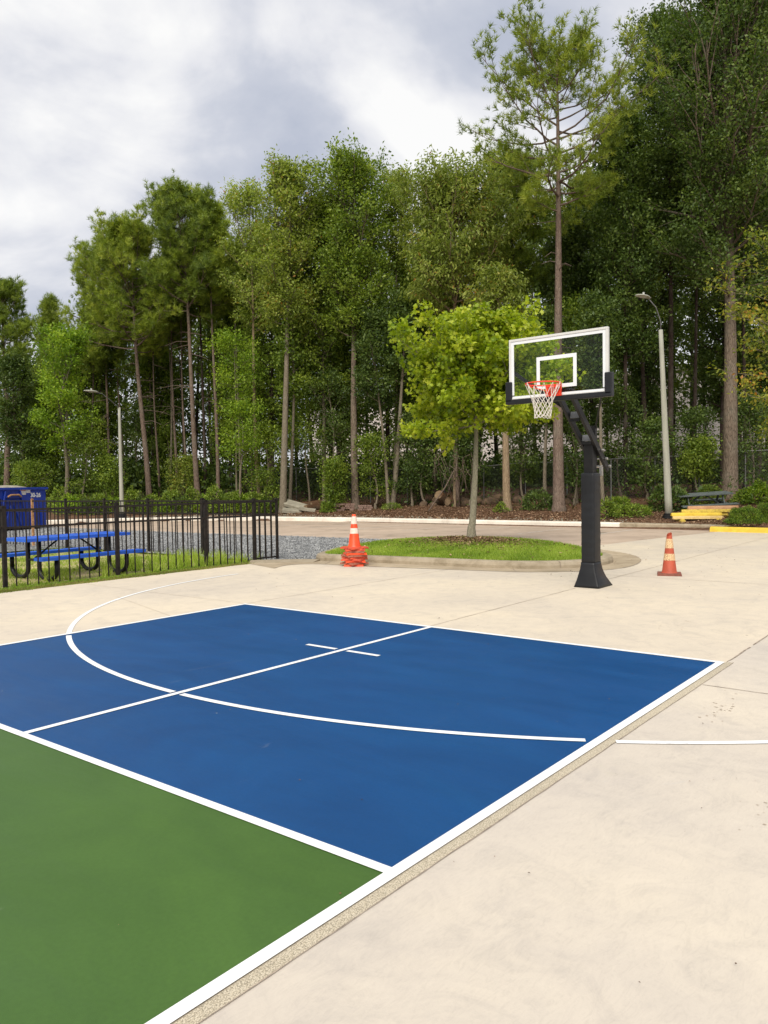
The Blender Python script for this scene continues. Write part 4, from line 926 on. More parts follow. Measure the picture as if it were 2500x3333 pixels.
# ------------------------------------------------------------------ blue picnic table
def blue_table():
    t = thing('picnic_table', 'blue slatted metal picnic table with black U-shaped legs behind the fence', 'picnic table', (5.38, 11.86, -0.05), math.radians(3))
    def plank(name, y, w, z, L_=2.13, th=0.035):
        m = MB(); n = 44; lip = 0.055
        m.box((0, y-w/2+0.01, z-lip/2+th/2), (L_, 0.02, lip)).box((0, y+w/2-0.01, z-lip/2+th/2), (L_, 0.02, lip))
        m.box((-L_/2+0.01, y, z-lip/2+th/2-0.001), (0.02, w-0.04, lip-0.002)).box((L_/2-0.01, y, z-lip/2+th/2-0.001), (0.02, w-0.04, lip-0.002))
        for i in range(n): m.box((-L_/2+0.03+(L_-0.06)*(i+0.5)/n, y, z+th/2-0.006), ((L_-0.06)/n*0.66, w-0.04, 0.008))
        m.box((0, y, z+th/2-0.008), (L_-0.06, 0.04, 0.007)).box((0, y, z+th/2-0.020), (L_-0.05, w-0.05, 0.003))
        return m.build(name, 'blue_plastic', t)
    plank('tabletop', 0, 0.76, 0.745)
    plank('bench_seat', -0.72, 0.26, 0.43); plank('bench_seat', 0.72, 0.26, 0.43)
    for x in (-0.72, 0.72):
        for s in (-1, 1):
            pts = [(x, s*0.72, 0.41), (x, s*0.72, 0.20)]
            for k in range(9):
                a = PI*k/8; pts.append((x, s*(0.45+0.27*math.cos(a)), 0.20-0.175*math.sin(a)))
            pts += [(x, s*0.18, 0.3), (x, s*0.18, 0.72)]
            MB().tube(pts, 0.040, 12).build('leg', 'black_metal', t, smooth=True)
        MB().tube([(x, -0.18, 0.36), (x, 0.18, 0.36)], 0.022, 8).build('leg_link', 'black_metal', t)
    for s in (-1, 1): MB().tube([(s*0.72, 0.02, 0.36), (s*0.18, 0.02, 0.725)], 0.017, 8).build('brace', 'black_metal', t)
blue_table()

# ------------------------------------------------------------------ dumpster
def text_mesh(s, size, name='lettering'):
    cu = bpy.data.curves.new(name, 'FONT'); cu.body = s; cu.size = size; cu.offset = size*0.03; cu.extrude = 0.003; cu.align_x = 'CENTER'
    o = bpy.data.objects.new(name, cu); col.objects.link(o); dg = bpy.context.evaluated_depsgraph_get(); dg.update()
    me = bpy.data.meshes.new_from_object(o.evaluated_get(dg)); bpy.data.objects.remove(o); return me
def dumpster():
    ang = math.atan2(28.59-27.79, 13.99-11.71)
    d = thing('dumpster', 'blue steel roll-off dumpster marked 30-26 beyond the fence', 'dumpster', (13.95, 28.55, 0), ang)
    # local: x along the near end wall (0 at its right corner, negative left), y away
    Dp, H = 6.2, 1.64
    W = 3.4
    m = MB(); th = 0.05
    m.box((-W/2, th/2, 0.12+(H-.12)/2), (W, th, H-.12)); m.box((-W/2, Dp-th/2, 0.12+(H-.12)/2), (W, th, H-.12))
    m.box((-th/2, Dp/2, 0.12+(H-.12)/2), (th, Dp-2*th, H-.12)); m.box((-W+th/2, Dp/2, 0.12+(H-.12)/2), (th, Dp-2*th, H-.12)); m.box((-W/2, Dp/2, 0.14), (W-2*th-.01, Dp-2*th-.01, 0.05))
    m.build('shell', 'dumpster', d)
    r = MB(); r.box((-W/2, -0.03, H-0.03), (W+0.14, 0.10, 0.09)); r.box((0.035, Dp/2, H-0.03), (0.10, Dp-.1, 0.09)); r.box((-W-0.035, Dp/2, H-0.03), (0.10, Dp-.1, 0.09))
    r.build('top_rail', 'dumpster', d, bevel=0.008)
    for i in range(9): MB().box((0.03, 0.35+i*0.68, 0.85), (0.06, 0.10, 1.4)).build('side_rib', 'dumpster', d)
    b = MB(); cx_ = -1.75                      # hooked lifting frame on the end wall
    for s in (-1, 1): b.beam((cx_+s*0.36, -0.05, 1.52), (cx_+s*0.56, -0.05, 0.75), 0.06, 0.06, (0, 1, 0)); b.beam((cx_+s*0.56, -0.05, 0.75), (cx_+s*0.62, -0.05, 0.14), 0.08, 0.08, (0, 1, 0))
    for s in (-1, 1): b.beam((cx_+s*0.10, -0.045, 0.95), (cx_+s*0.42, -0.045, 0.2), 0.10, 0.04, (0, 1, 0))
    b.beam((cx_-0.36, -0.06, 1.30), (cx_+0.36, -0.06, 1.30), 0.08, 0.08); b.box((cx_, -0.05, 1.14), (0.62, 0.04, 0.10))
    b.build('lifting_frame', 'dumpster', d, bevel=0.01)
    MB().tube([(cx_-0.33, -0.12, 1.30), (cx_-0.2, -0.15, 1.37), (cx_+0.2, -0.15, 1.37), (cx_+0.33, -0.12, 1.30)], 0.035, 8).build('lifting_bar', 'rust', d)
    for i in range(7):
        if abs(-0.25-i*0.48-cx_) > 0.5: MB().box((-0.25-i*0.48, -0.02, 0.45), (0.09, 0.05, 0.75)).build('end_rib', 'dumpster', d)
    me = text_mesh('30-26', 0.235); o = link('number_marking', me, 'board_white', d); o.rotation_euler = (PI/2, 0, 0); o.location = (-0.55, -0.012, 1.27)
    MB().box((-1.20, -0.006, 1.47), (0.30, 0.006, 0.20)).box((-0.93, -0.0065, 1.505), (0.22, 0.006, 0.13)).build('sticker', 'paper', d)
    MB().box((-1.20, -0.0105, 1.54), (0.26, 0.003, 0.025)).build('sticker_stripe', 'cone_old', d)
    MB().box((-0.15, Dp/2+0.3, 0.08), (0.2, Dp, 0.12)).box((-W+0.15, Dp/2, 0.08), (0.2, Dp, 0.12)).build('skid', 'black_metal', d)
    a = math.cos(ang); b_ = math.sin(ang)
    def w(x, y, z): return (13.95+a*x-b_*y, 28.55+b_*x+a*y, z)
    # rubbish inside
    bag = MB(); 
    rings = [[(0.62*rr_*math.cos(2*PI*k/14)*(1+.1*math.sin(k*2.1+i)), 0.5*rr_*math.sin(2*PI*k/14), zz) for k in range(14)] for i, (rr_, zz) in enumerate(((1, 0), (1.05, .15), (.85, .32), (.5, .45), (.12, .52)))]
    o = bag.loft(rings).build('rubbish_sheet', 'board_white', smooth=True, loc=w(-3.1, 0.7, 1.46)); tag(o, 'white crumpled sheet piled in the blue dumpster', 'rubbish')
    pl = MB(); 
    for i, (x, tilt) in enumerate(((-2.5, .1), (-2.2, .2))): pass
    pl.box((0, 0, 0), (0.9, 0.05, 0.12)).box((0.0, 0.45, 0.0), (0.9, 0.05, 0.12)).box((0.40, 0.22, 0.07), (0.1, 0.6, 0.02)).box((0, 0.22, 0.07), (0.1, 0.6, 0.02)).box((-0.40, 0.22, 0.07), (0.1, 0.6, 0.02))
    o = pl.build('wooden_pallet', 'wood_log', loc=w(-2.55, 0.8, 1.76)); o.rotation_euler = (0.25, 0.12, 0.5); tag(o, 'broken wooden pallet sticking out of the blue dumpster', 'pallet')
    lid = MB(); lid.loft([[(0.85*q*math.cos(2*PI*k/20), 0.5*q*math.sin(2*PI*k/20), z) for k in range(20)] for q, z in ((1, 0), (.95, .06), (.5, .12), (.05, .14))])
    o = lid.build('grey_tarpaulin', 'slab', smooth=True, loc=w(-1.25, 0.8, 1.61)); tag(o, 'grey domed cover lying on the blue dumpster load', 'cover')
dumpster()

# ------------------------------------------------------------------ street lamps
def lamp(label, base, H, r0, r1, arm, leanv=(0, 0), marks=False):
    t = thing('street_lamp', label, 'street lamp', base); n = 10
    top = Vector((leanv[0], leanv[1], H))
    MB().tube([top*(k/n) for k in range(n+1)], [r0+(r1-r0)*k/n for k in range(n+1)], 20).build('pole', 'pole_grey', t, smooth=True)
    MB().lathe([(r0*1.9, 0), (r0*1.9, 0.05), (r0*1.7, 0.07), (r0*1.7, 0.12), (r0*1.35, 0.15), (r0*1.35, 0.20)], 20, (0, 0, -0.03), True, True).build('base_collar', 'black_metal', t)
    A = [top+Vector(q) for q in arm]
    MB().tube([top-Vector((0, 0, 0.05))]+A, [0.022]+[0.017]*len(A), 8).build('arm', 'grey_metal', t, smooth=True)
    e = A[-1]; d = (A[-1]-A[-2]); d.z = 0; d.normalize(); sd_ = Vector((-d.y, d.x, 0))
    rings = []
    for k, (q, w, h) in enumerate(((-0.08, 0.05, 0.04), (0.05, 0.09, 0.065), (0.25, 0.15, 0.07), (0.5, 0.15, 0.055), (0.68, 0.08, 0.03))):
        rings.append([tuple(e+d*q+sd_*(w*math.cos(2*PI*i/14))+Vector((0, 0, 0.02+h*math.sin(2*PI*i/14)*(1 if math.sin(2*PI*i/14) > 0 else 0.35)))) for i in range(14)])
    hd = MB().loft(rings).build('lamp_head', 'pole_grey', t, smooth=True)
    MB().tube([e+d*0.3+Vector((0, 0, 0.08)), e+d*0.3+Vector((0, 0, 0.16))], 0.035, 10).build('light_sensor', 'lens', hd)
    MB().loft([[tuple(e+d*(0.33+0.2*s*math.cos(2*PI*i/12))+sd_*(0.1*s*math.sin(2*PI*i/12))+Vector((0, 0, z))) for i in range(12)] for s, z in ((1, 0.005), (0.6, -0.02))]).build('lens', 'lens', hd)
    if marks: MB().box((-r0*0.6, -r0*0.86, 1.5), (0.02, 0.02, 0.05)).box((-r0*0.6, -r0*0.86, 1.62), (0.025, 0.02, 0.03)).box((-r0*0.6, -r0*0.86, 1.72), (0.02, 0.02, 0.04)).build('pole_marks', 'joint', t)
def arm_to(base, H, leanv, pts, d0):
    """turn seen arm points (x, y, metres ahead) into offsets from the pole top"""
    out = []
    for x, y, d in pts:
        px, py = col_at(x, d); z = z_at(px, py, y); out.append((px-base[0]-leanv[0], py-base[1]-leanv[1], z-base[2]-H))
    return out
bx, by = col_at(262, 37.2); bzl = bz(bx, by) if kerb_dist(bx, by) > 0 else 0.1
H1 = z_at(bx, by, 880)-bzl
lamp('tall pale street lamp behind the metal fence at left', (bx, by, bzl), H1, 0.105, 0.06, arm_to((bx, by, bzl), H1, (0, 0), [(258, 877, 37.0), (226, 850, 36.0), (214, 848, 35.7)], 0))
bx, by = col_at(1445, 26.8); zb_ = bz(bx, by); H2 = z_at(bx, by, 712)-zb_
lnx = (-17/1706.5*26.8); lv_ = (AR[0]*lnx, AR[1]*lnx)
lamp('leaning grey lamp post beside the stack of yellow parking stops', (bx, by, zb_), H2, 0.125, 0.068, arm_to((bx, by, zb_), H2, lv_, [(1428, 694, 26.7), (1418, 664, 26.5), (1402, 645, 26.2)], 0), lv_, True)

# ------------------------------------------------------------------ chain-link fence in the wood
def chainlink():
    ptsx = [(500, 45.5), (560, 44.5), (640, 43), (720, 41.5), (800, 40), (880, 38.6), (960, 37.4), (1045, 36.2), (1135, 35.2), (1225, 34.2), (1320, 33.6), (1415, 33.0), (1510, 32.6), (1610, 32.2), (1720, 31.8)]
    P = []
    for x, d in ptsx: px, py = col_at(x, d); P.append((px, py, bz(px, py)))
    f = thing('chain_link_fence', 'grey chain-link fence running through the dark trees', 'fence', P[7])
    O = Vector(P[7]); H = 1.72
    for i, p in enumerate(P):
        MB().tube([Vector(p)-O, Vector(p)-O+Vector((0, 0, H+0.03))], 0.028, 8).build('post', 'rail', f)
    MB().tube([Vector(p)-O+Vector((0, 0, H)) for p in P], 0.021, 6).build('top_rail', 'rail', f)
    V = []; F = []
    for a, b in zip(P[:-1], P[1:]):
        a = np.array(a); b = np.array(b); L = np.linalg.norm(b-a); t = (b-a)/L; s = 0.13; w = 0.005
        for sg in (-1, 1):
            for k in range(int(L/s)+int(H/s)+1):
                u0 = k*s if sg < 0 else k*s-H; u1 = u0-H if sg < 0 else u0+H; z0, z1 = 0.03, H
                q0, q1 = 0.0, 1.0
                for lim in (0, L):
                    if (u0-lim)*(u1-lim) < 0:
                        tt = (lim-u0)/(u1-u0)
                        if (u0 < 0 and lim == 0) or (u0 > L and lim == L): q0 = max(q0, tt)
                        else: q1 = min(q1, tt)
                if max(u0, u1) <= 0 or min(u0, u1) >= L: continue
                A_ = a+t*(u0+(u1-u0)*q0); B_ = a+t*(u0+(u1-u0)*q1); A_ = A_+np.array([0, 0, z0+(z1-z0)*q0]); B_ = B_+np.array([0, 0, z0+(z1-z0)*q1])
                n = len(V); o = np.array([0, 0, w]); V += [A_-o, A_+o, B_+o, B_-o]; F.append((n, n+1, n+2, n+3))
    V = np.array(V)-np.array(P[7]); link('wire_mesh', np_mesh('wire_mesh', V, np.array(F)), 'chain', f)
chainlink()

# ------------------------------------------------------------------ yellow parking stops, grey picnic table, logs, slabs
def toward(x, y): 
    px, py = on_bank(x, y); return px, py, bz(px, py)
def stop_mesh(L=1.66, w=0.17, h=0.103):
    prof = [(-w/2, 0), (-w/2+0.012, h*0.55), (-w/2+0.045, h), (w/2-0.045, h), (w/2-0.012, h*0.55), (w/2, 0)]
    e = 0.05; rings = []
    for x, s in ((-L/2, 0.72), (-L/2+e, 1), (0, 1), (L/2-e, 1), (L/2, 0.72)): rings.append([(x, y*s, z*(0.72+0.28*s) if z else 0) for y, z in prof])
    return MB().loft(rings)
def px_stop(label, x, y, d, zz, rz, mat, L=1.66):
    px, py = col_at(x, d); o = stop_mesh(L).build('parking_stop', mat, loc=(px, py, zz)); o.rotation_euler = (rj.uniform(-.02, .02), rj.uniform(-.01, .01), rz); tag(o, label, 'parking stop', 'stacked parking stops')
sb = col_at(1510, 26.2); zg = bz(*sb)-0.05; rzv = math.atan2(AR[1], AR[0])
px_stop('yellow parking stop end seen under the left of the stack', 1464, 1125, 26.3, zg-0.02, rzv+PI/2-0.05, 'yellow2', 1.2)
px_stop('yellow parking stop end seen under the right of the stack', 1537, 1125, 26.3, zg-0.02, rzv+PI/2+0.05, 'yellow2', 1.2)
px_stop('pale cream-yellow parking stop, lowest at the front of the stack', 1507, 0, 25.95, zg+0.07, rzv, 'cream')
px_stop('pale yellow parking stop lying behind the lowest front one', 1522, 0, 26.25, zg+0.067, rzv+0.03, 'yellow2')
px_stop('bright yellow chipped parking stop, second row at the front', 1504, 0, 26.0, zg+0.175, rzv+0.01, 'yellow')
px_stop('weathered yellow parking stop, second row behind the bright one', 1517, 0, 26.22, zg+0.172, rzv-0.02, 'yellow2')
px_stop('peeling pale yellow parking stop, third row of the stack', 1526, 0, 26.15, zg+0.28, rzv+0.02, 'yellow2')
px_stop('faded orange-brown parking stop, topmost of the stack', 1540, 0, 26.2, zg+0.385, rzv-0.01, 'orange_wood')

def grey_table():
    px, py = col_at(1519, 28.6); t = thing('picnic_table', 'weathered grey-green picnic table tilted under the big oak', 'picnic table', (px, py, bz(px, py)-0.17), rzv-0.05)
    t.rotation_euler = (0.10, -0.05, rzv-0.04)
    m = MB()
    for i in range(5): m.box((0, -0.30+i*0.15, 0.735), (1.9, 0.135, 0.04))
    m.build('tabletop', 'table_grey', t, bevel=0.005)
    for s in (-1, 1):
        m = MB()
        for i in range(2): m.box((0, s*(0.62+i*0.14), 0.42), (1.95, 0.13, 0.04))
        m.build('bench_seat', 'table_grey', t, bevel=0.005)
    for x in (-0.62, 0.62):
        for s in (-1, 1): MB().beam((x, s*0.20, 0.70), (x, s*0.55, 0.0), 0.09, 0.04, (1, 0, 0)).build('leg', 'table_grey', t)
        MB().box((x+0.045, 0, 0.385), (0.04, 1.50, 0.12)).build('crossbar', 'table_grey', t)
        MB().beam((x*0.9, 0, 0.38), (x*0.12, 0, 0.70), 0.09, 0.04, (1, 0, 0)).build('brace', 'table_grey', t)
grey_table()
def log(label, x, y, d, L, r, rz, zz=0.0, rx=0.0, grp='logs lying on the bank'):
    px, py = col_at(x, d); n = 14; pts = [(-L/2+L*k/5, 0.02*math.sin(k*2+L), 0) for k in range(6)]
    t = thing('log', label, 'log', (px, py, bz(px, py)+r*0.8+zz), 0, grp); t.rotation_euler = (0, rx, rz)
    MB().tube(pts, [r*(1+0.08*math.sin(k*1.7)) for k in range(6)], n).build('bark', 'wood_log', t, smooth=False)
    for s in (-1, 1): MB().tube([(s*(L/2-0.01), pts[0 if s < 0 else -1][1], 0), (s*(L/2+0.006), pts[0 if s < 0 else -1][1], 0)], r*0.93, n).build('cut_end', 'log_end', t)
va = rzv+PI/2
log('round cut log end beside the weeds, left of a smaller one', 1393, 0, 29.5, 0.9, 0.16, va+0.2)
log('smaller round cut log end to the right of the larger one', 1411, 0, 29.5, 0.9, 0.14, va-0.1)
log('mossy log lying sideways behind the two cut ends', 1430, 0, 30.0, 1.6, 0.16, rzv+0.25)
log('pale log lying left of the two round cut ends', 1378, 0, 29.9, 0.8, 0.13, rzv-0.35)
log('brown log on top of the pile left of the maple', 668, 0, 38.0, 1.2, 0.13, rzv+0.35, 0.22, -0.1)
log('brown log at the front of the pile behind the pale slabs', 676, 0, 37.4, 1.0, 0.17, rzv+0.9, 0.0)
log('reddish log at the back of the pile behind the pale slabs', 655, 0, 38.4, 1.3, 0.14, rzv+0.15, 0.12)
log('dark hollow log at the right end of the pile behind the pale slabs', 690, 0, 38.0, 0.9, 0.15, rzv+0.6, 0.10)
log('short squat log among the rocks left of the maple trunk', 977, 0, 35.6, 0.6, 0.2, rzv+0.7, 0.0, 0.2, 'logs among the rocks')
log('upright cut log piece leaning in the rocks behind the maple', 956, 0, 35.8, 0.8, 0.22, rzv+1.0, 0.15, 0.5, 'logs among the rocks')
log('thick log lying behind the leaning piece, left of the maple', 990, 0, 36.5, 1.2, 0.26, rzv+0.2, 0.12, 0.0, 'logs among the rocks')
def slab(label, name, cat, x, d, dims, rz, rx, ry, mat, zz=0, grp=None, mk=None):
    px, py = col_at(x, d); m = MB().box((0, 0, 0), dims); o = m.build(name, mat, bevel=min(dims)*0.15, loc=(px, py, bz(px, py)+dims[2]/2+zz)); o.rotation_euler = (rx, ry, rz); tag(o, label, cat, grp)
slab('large pale concrete slab tilted on the debris heap by the pines', 'concrete_slab', 'slab', 640, 37.6, (1.2, 0.5, 0.18), rzv-0.1, 0.45, 0.28, 'slab', 0.22, 'broken concrete slabs')
slab('flat pale concrete slab under the tilted one on the heap', 'concrete_slab', 'slab', 630, 37.2, (0.9, 0.5, 0.16), rzv+0.1, 0.2, 0.1, 'slab', 0.02, 'broken concrete slabs')
slab('narrow pale concrete piece at the right end of the slabs', 'concrete_slab', 'slab', 663, 37.0, (0.8, 0.25, 0.16), rzv-0.05, 0.1, 0.16, 'slab', 0.05, 'broken concrete slabs')
def brick_stack(label, x, d, nx, nz, grp=None):
    px, py = col_at(x, d); z0 = bz(px, py); t = thing('brick_stack', label, 'bricks', (px, py, z0), rzv, grp); rb = random.Random(x)
    for k in range(nz):
        m = MB()
        for i in range(nx):
            if rb.random() < 0.9: m.box(((i-nx/2)*0.215+rb.uniform(-.01, .01)+(k % 2)*0.05, rb.uniform(-.02, .02), 0.05+k*0.085), (0.20, 0.12, 0.075), rb.uniform(-.04, .04))
        m.build('brick_course', 'brick', t)
brick_stack('low stack of old bricks left of the thick trunk behind the cones', 744, 36.6, 5, 4)
brick_stack('single course of dark bricks right of the trunk behind the cones', 792, 36.4, 3, 3)
def rock(label, x, d, r, seed, zz=0):
    px, py = col_at(x, d); rg = np.random.default_rng(seed); n = 12; rings = []
    ph = rg.uniform(0, 6, 4)
    for i in range(8):
        e = -PI/2+PI*(i+0.5)/8
        rings.append([(r*1.25*math.cos(e)*math.cos(2*PI*k/n)*(1+.18*math.sin(2*k*2*PI/n+ph[0])+.1*math.sin(5*k*2*PI/n+ph[1]+i)), r*0.95*math.cos(e)*math.sin(2*PI*k/n)*(1+.15*math.sin(3*k*2*PI/n+ph[2])), r*0.8*math.sin(e)*(1+.1*math.sin(k+ph[3]))) for k in range(n)])
    o = MB().loft(rings).build('rock', 'rock', loc=(px, py, bz(px, py)+r*0.3+zz)); o.rotation_euler = (rg.uniform(-.3, .3), rg.uniform(-.3, .3), rg.uniform(0, 6)); tag(o, label, 'rock', 'rocks along the wood edge')
RK = [(915, 36.2, .2), (935, 35.9, .16), (948, 36.3, .3), (1003, 35.8, .33), (1018, 36.4, .24), (1030, 35.8, .3), (1050, 35.6, .26), (1062, 35.4, .3), (1075, 35.9, .28), (1120, 34.8, .26), (1136, 35.0, .3), (1150, 34.4, .2), (1188, 33.9, .25), (1225, 33.6, .22), (1238, 33.9, .28), (1345, 33.0, .2)]
for i, (x, d, r) in enumerate(RK): rock('brown earthy boulder half buried at the dark wood edge', x, d, r, i, 0.12 if i % 3 == 2 else 0)
for x, d, r in ((1020, 35, .07), (1012, 35.1, .05), (1032, 34.9, .06), (1122, 33.8, .05)): rock('small pale stone on the leaf litter behind the maple trunk', x, d, r, int(x))

# ------------------------------------------------------------------ warehouse behind the wood
def warehouse():
    w = thing('warehouse', 'long pale warehouse glimpsed through the trees', 'building', (70, 10, 1.0), math.radians(3))
    m = MB(); m.box((12, 10, 5.2), (24, 90, 10.4)); m.build('wall', 'warehouse', w)
    MB().box((12, 10, 10.5), (24.6, 90.6, 0.35)).build('roof_edge', 'kerb_white', w)
    r = MB()
    for i in range(74): r.box((-0.03, -34.5+i*1.2, 5.2), (0.06, 0.10, 10.3))
    r.build('panel_rib', 'warehouse', w)
    for i in range(6): MB().box((-0.06, -28+i*14, 2.1), (0.10, 3.6, 4.0)).build('dock_door', 'slab', w)
warehouse()

# ------------------------------------------------------------------ trees
PG = None
tree('pine_tree', 'tall reddish pine at the far left edge behind the blue dumpster', 14, 44, 570, 66, 830, 14, 'pine', 'pine_leaf', 'bark_pine', 'dome', xt=20, seed=11, dens=1.2)
tree('broadleaf_tree', 'small pale-stemmed crooked tree right of the far left pine', 54, 42.5, 740, 42, 1010, 9, 'leaf', 'leaf_dark', 'bark_grey', 'oval', xt=48, seed=12, dens=0.9, wander=0.4)
tree('pine_tree', 'narrow pointed pine behind the dumpster with a leaning thin trunk', 100, 50, 600, 46, 850, 8, 'pine', 'pine_leaf', 'bark_pine', 'cone', xt=120, seed=13, dens=1.1)
for k, (x, xt, w) in enumerate(((108, 114, 7), (114, 117, 7), (87, 108, 6))):
    tree('pine_tree', 'slim dark pine trunk in the close trio above the dumpster', x, 49+k, 730+k*20, 34, 880, w, 'pine', 'pine_leaf', 'bark_dark', 'cone', xt=xt, seed=14+k, dens=0.8, group='trio of slim pines at left')
tree('broadleaf_tree', 'bright lime leafed tree with a bent leaning trunk left of the lamp', 137, 40.5, 680, 62, 985, 10, 'leaf', 'leaf_lime', 'bark_grey', 'oval', xt=165, seed=18, dens=1.0, wander=0.5)
tree('pine_tree', 'large broad-crowned pine, second tallest at left, trunk right of the lamp', 322, 43, 448, 118, 760, 13, 'pine', 'pine_lime', 'bark_pine', 'dome', xt=297, seed=19, dens=1.25, limbs=62)
tree('pine_tree', 'pine with drooping left boughs behind the left street lamp', 236, 46.5, 500, 72, 820, 7, 'pine', 'pine_leaf', 'bark_pine', 'dome', xt=235, seed=20, dens=1.2)
tree('pine_tree', 'thin pine trunk just right of the left street lamp', 336, 47, 560, 40, 760, 7, 'pine', 'pine_leaf', 'bark_dark', 'oval', xt=318, seed=21, dens=0.9)
tree('pine_tree', 'slender pine between the two thick left pines', 384, 45, 520, 50, 720, 7, 'pine', 'pine_leaf', 'bark_pine', 'oval', xt=378, seed=22, dens=1.1)
tree('pine_tree', 'tallest pine of the left group with ragged leaning top', 427, 42, 370, 104, 680, 13, 'pine', 'pine_leaf', 'bark_pine', 'dome', xt=405, seed=23, dens=1.25, limbs=60)
tree('pine_tree', 'vine-wrapped slim pine right of the tallest left pine', 444, 45, 450, 46, 680, 8, 'pine', 'pine_leaf', 'bark_dark', 'oval', xt=440, seed=24, dens=1.0)
tree('pine_tree', 'straight pale pine, rightmost of the left pine group', 471, 42.5, 400, 58, 660, 9, 'pine', 'pine_lime', 'bark_pine', 'dome', xt=468, seed=25, dens=1.1)
tree('pine_tree', 'dark pine trunk standing behind the rightmost left pine', 458, 48, 430, 44, 690, 8, 'pine', 'pine_leaf', 'bark_dark', 'oval', xt=462, seed=26, dens=1.0)
tree('broadleaf_tree', 'olive tree with bare pale branches right of the left pines', 560, 40.5, 360, 64, 720, 10, 'leaf', 'leaf_olive', 'bark_tan', 'oval', xt=545, seed=27, dens=0.85, droop=0.6, aspect=0.4, size=0.16)
tree('broadleaf_tree', 'tall broadleaf with a straight pale trunk beside the debris heap', 610, 37.6, 318, 72, 720, 16, 'leaf', 'leaf_olive', 'bark_grey', 'column', xt=640, seed=28, dens=1.0, limbs=54)
tree('broadleaf_tree', 'thin second stem right of the tall pale trunk by the debris heap', 625, 38.5, 520, 42, 860, 8, 'leaf', 'leaf_mid', 'bark_grey', 'oval', xt=640, seed=29, dens=0.8)
tree('broadleaf_tree', 'full green mid-height tree left of the trunk behind the cones', 700, 39.5, 400, 84, 880, 10, 'leaf', 'leaf_mid', 'bark_grey', 'oval', xt=700, seed=30, dens=1.15, limbs=76)
tree('broadleaf_tree', 'tall tree with a thick brown trunk directly behind the stacked cones', 767, 37.3, 303, 78, 740, 17, 'leaf', 'leaf_mid', 'bark_oak', 'column', xt=772, seed=31, dens=1.15, limbs=76)
tree('broadleaf_tree', 'narrow feathery-topped tree right of the tall thick-trunked one', 850, 39.5, 322, 36, 600, 10, 'leaf', 'leaf_olive', 'bark_grey', 'column', xt=868, seed=32, dens=0.9)
tree('broadleaf_tree', 'right stem of the forked pair left of the maple, leaning right', 848, 37.0, 600, 56, 840, 12, 'leaf', 'leaf_dark', 'bark_grey', 'oval', xt=885, seed=33, dens=1.0)
tree('broadleaf_tree', 'left stem of the forked pair left of the maple', 838, 36.8, 640, 50, 880, 8, 'leaf', 'leaf_dark', 'bark_grey', 'oval', xt=812, seed=34, dens=0.9)
tree('broadleaf_tree', 'wide olive tree with hanging leaf clusters above the maple', 985, 35.5, 336, 122, 700, 14, 'leaf', 'leaf_olive', 'bark_tan', 'oval', xt=985, seed=35, dens=1.05, droop=1.0, aspect=0.33, size=0.20, limbs=76)
tree('broadleaf_tree', 'tree with a pale tan trunk rising right behind the maple', 1095, 32.3, 540, 60, 800, 18, 'leaf', 'leaf_olive', 'bark_tan', 'oval', xt=1080, seed=36, dens=1.0, droop=0.8, aspect=0.36, size=0.18)
tree('pine_tree', 'tallest pine with a thick straight trunk behind the backboard', 1207, 31.7, 30, 205, 470, 25, 'pine', 'pine_lime', 'bark_pine', 'tiers', xt=1208, seed=44, dens=1.0, limbs=40, elev=(-0.05, 0.6), size=0.25)
tree('pine_tree', 'shorter dense pine on the left behind the tallest pine', 1128, 38, 296, 90, 640, 11, 'pine', 'pine_leaf', 'bark_dark', 'dome', xt=1110, seed=41, dens=1.3, limbs=50)
tree('broadleaf_tree', 'thin mossy trunk between the tan trunk and the tallest pine', 1178, 33.5, 640, 44, 920, 9, 'leaf', 'leaf_dark', 'bark_grey', 'oval', xt=1176, seed=42, dens=0.9)
tree('pine_tree', 'dark pine behind and right of the tallest pine', 1290, 38, 330, 70, 640, 10, 'pine', 'pine_leaf', 'bark_dark', 'oval', xt=1285, seed=43, dens=1.2)
tree('broadleaf_tree', 'thin grey trunk right behind the padded goal pole', 1303, 31.0, 600, 40, 860, 9, 'leaf', 'leaf_dark', 'bark_grey', 'oval', xt=1290, seed=44, dens=0.9)
tree('broadleaf_tree', 'rounded dark tree between the tallest pine and the big oak', 1352, 34, 190, 78, 800, 11, 'leaf', 'leaf_dark', 'bark_dark', 'oval', xt=1345, seed=45, dens=1.25, limbs=76, size=0.14)
tree('pine_tree', 'dark straight pine trunk left of the leaning lamp post', 1402, 35.5, 330, 60, 640, 13, 'pine', 'pine_leaf', 'bark_dark', 'oval', xt=1378, seed=46, dens=1.1)
tree('broadleaf_tree', 'very tall dark tree reaching the top edge above the leaning lamp', 1446, 35, -12, 105, 620, 14, 'leaf', 'leaf_dark', 'bark_dark', 'oval', xt=1452, seed=47, dens=1.3, limbs=76, size=0.14, sub_len=0.5)
tree('oak_tree', 'huge dark oak with a thick furrowed trunk behind the grey table', 1577, 31.6, -70, 200, 660, 33, 'leaf', 'leaf_dark', 'bark_oak', 'oval', xt=1566, seed=48, azbias=(math.radians(205), 0.3), dens=1.6, limbs=76, size=0.14, n_sub=8, sub_len=0.45)
tree('broadleaf_tree', 'dark tree filling the right edge behind the big oak', 1690, 36, -40, 150, 620, 16, 'leaf', 'leaf_dark', 'bark_dark', 'oval', xt=1680, seed=49, dens=1.2, limbs=76, size=0.14)
tree('broadleaf_tree', 'yellowing tree hanging in from the right edge', 1742, 22, 420, 165, 960, 12, 'leaf', 'leaf_yellow', 'bark_grey', 'oval', xt=1742, seed=50, dens=0.55, limbs=44, size=0.13, droop=0.4, aspect=0.5, sig=0.16, sub_len=0.4, elev=(0.1, 0.9), curve=-0.2)

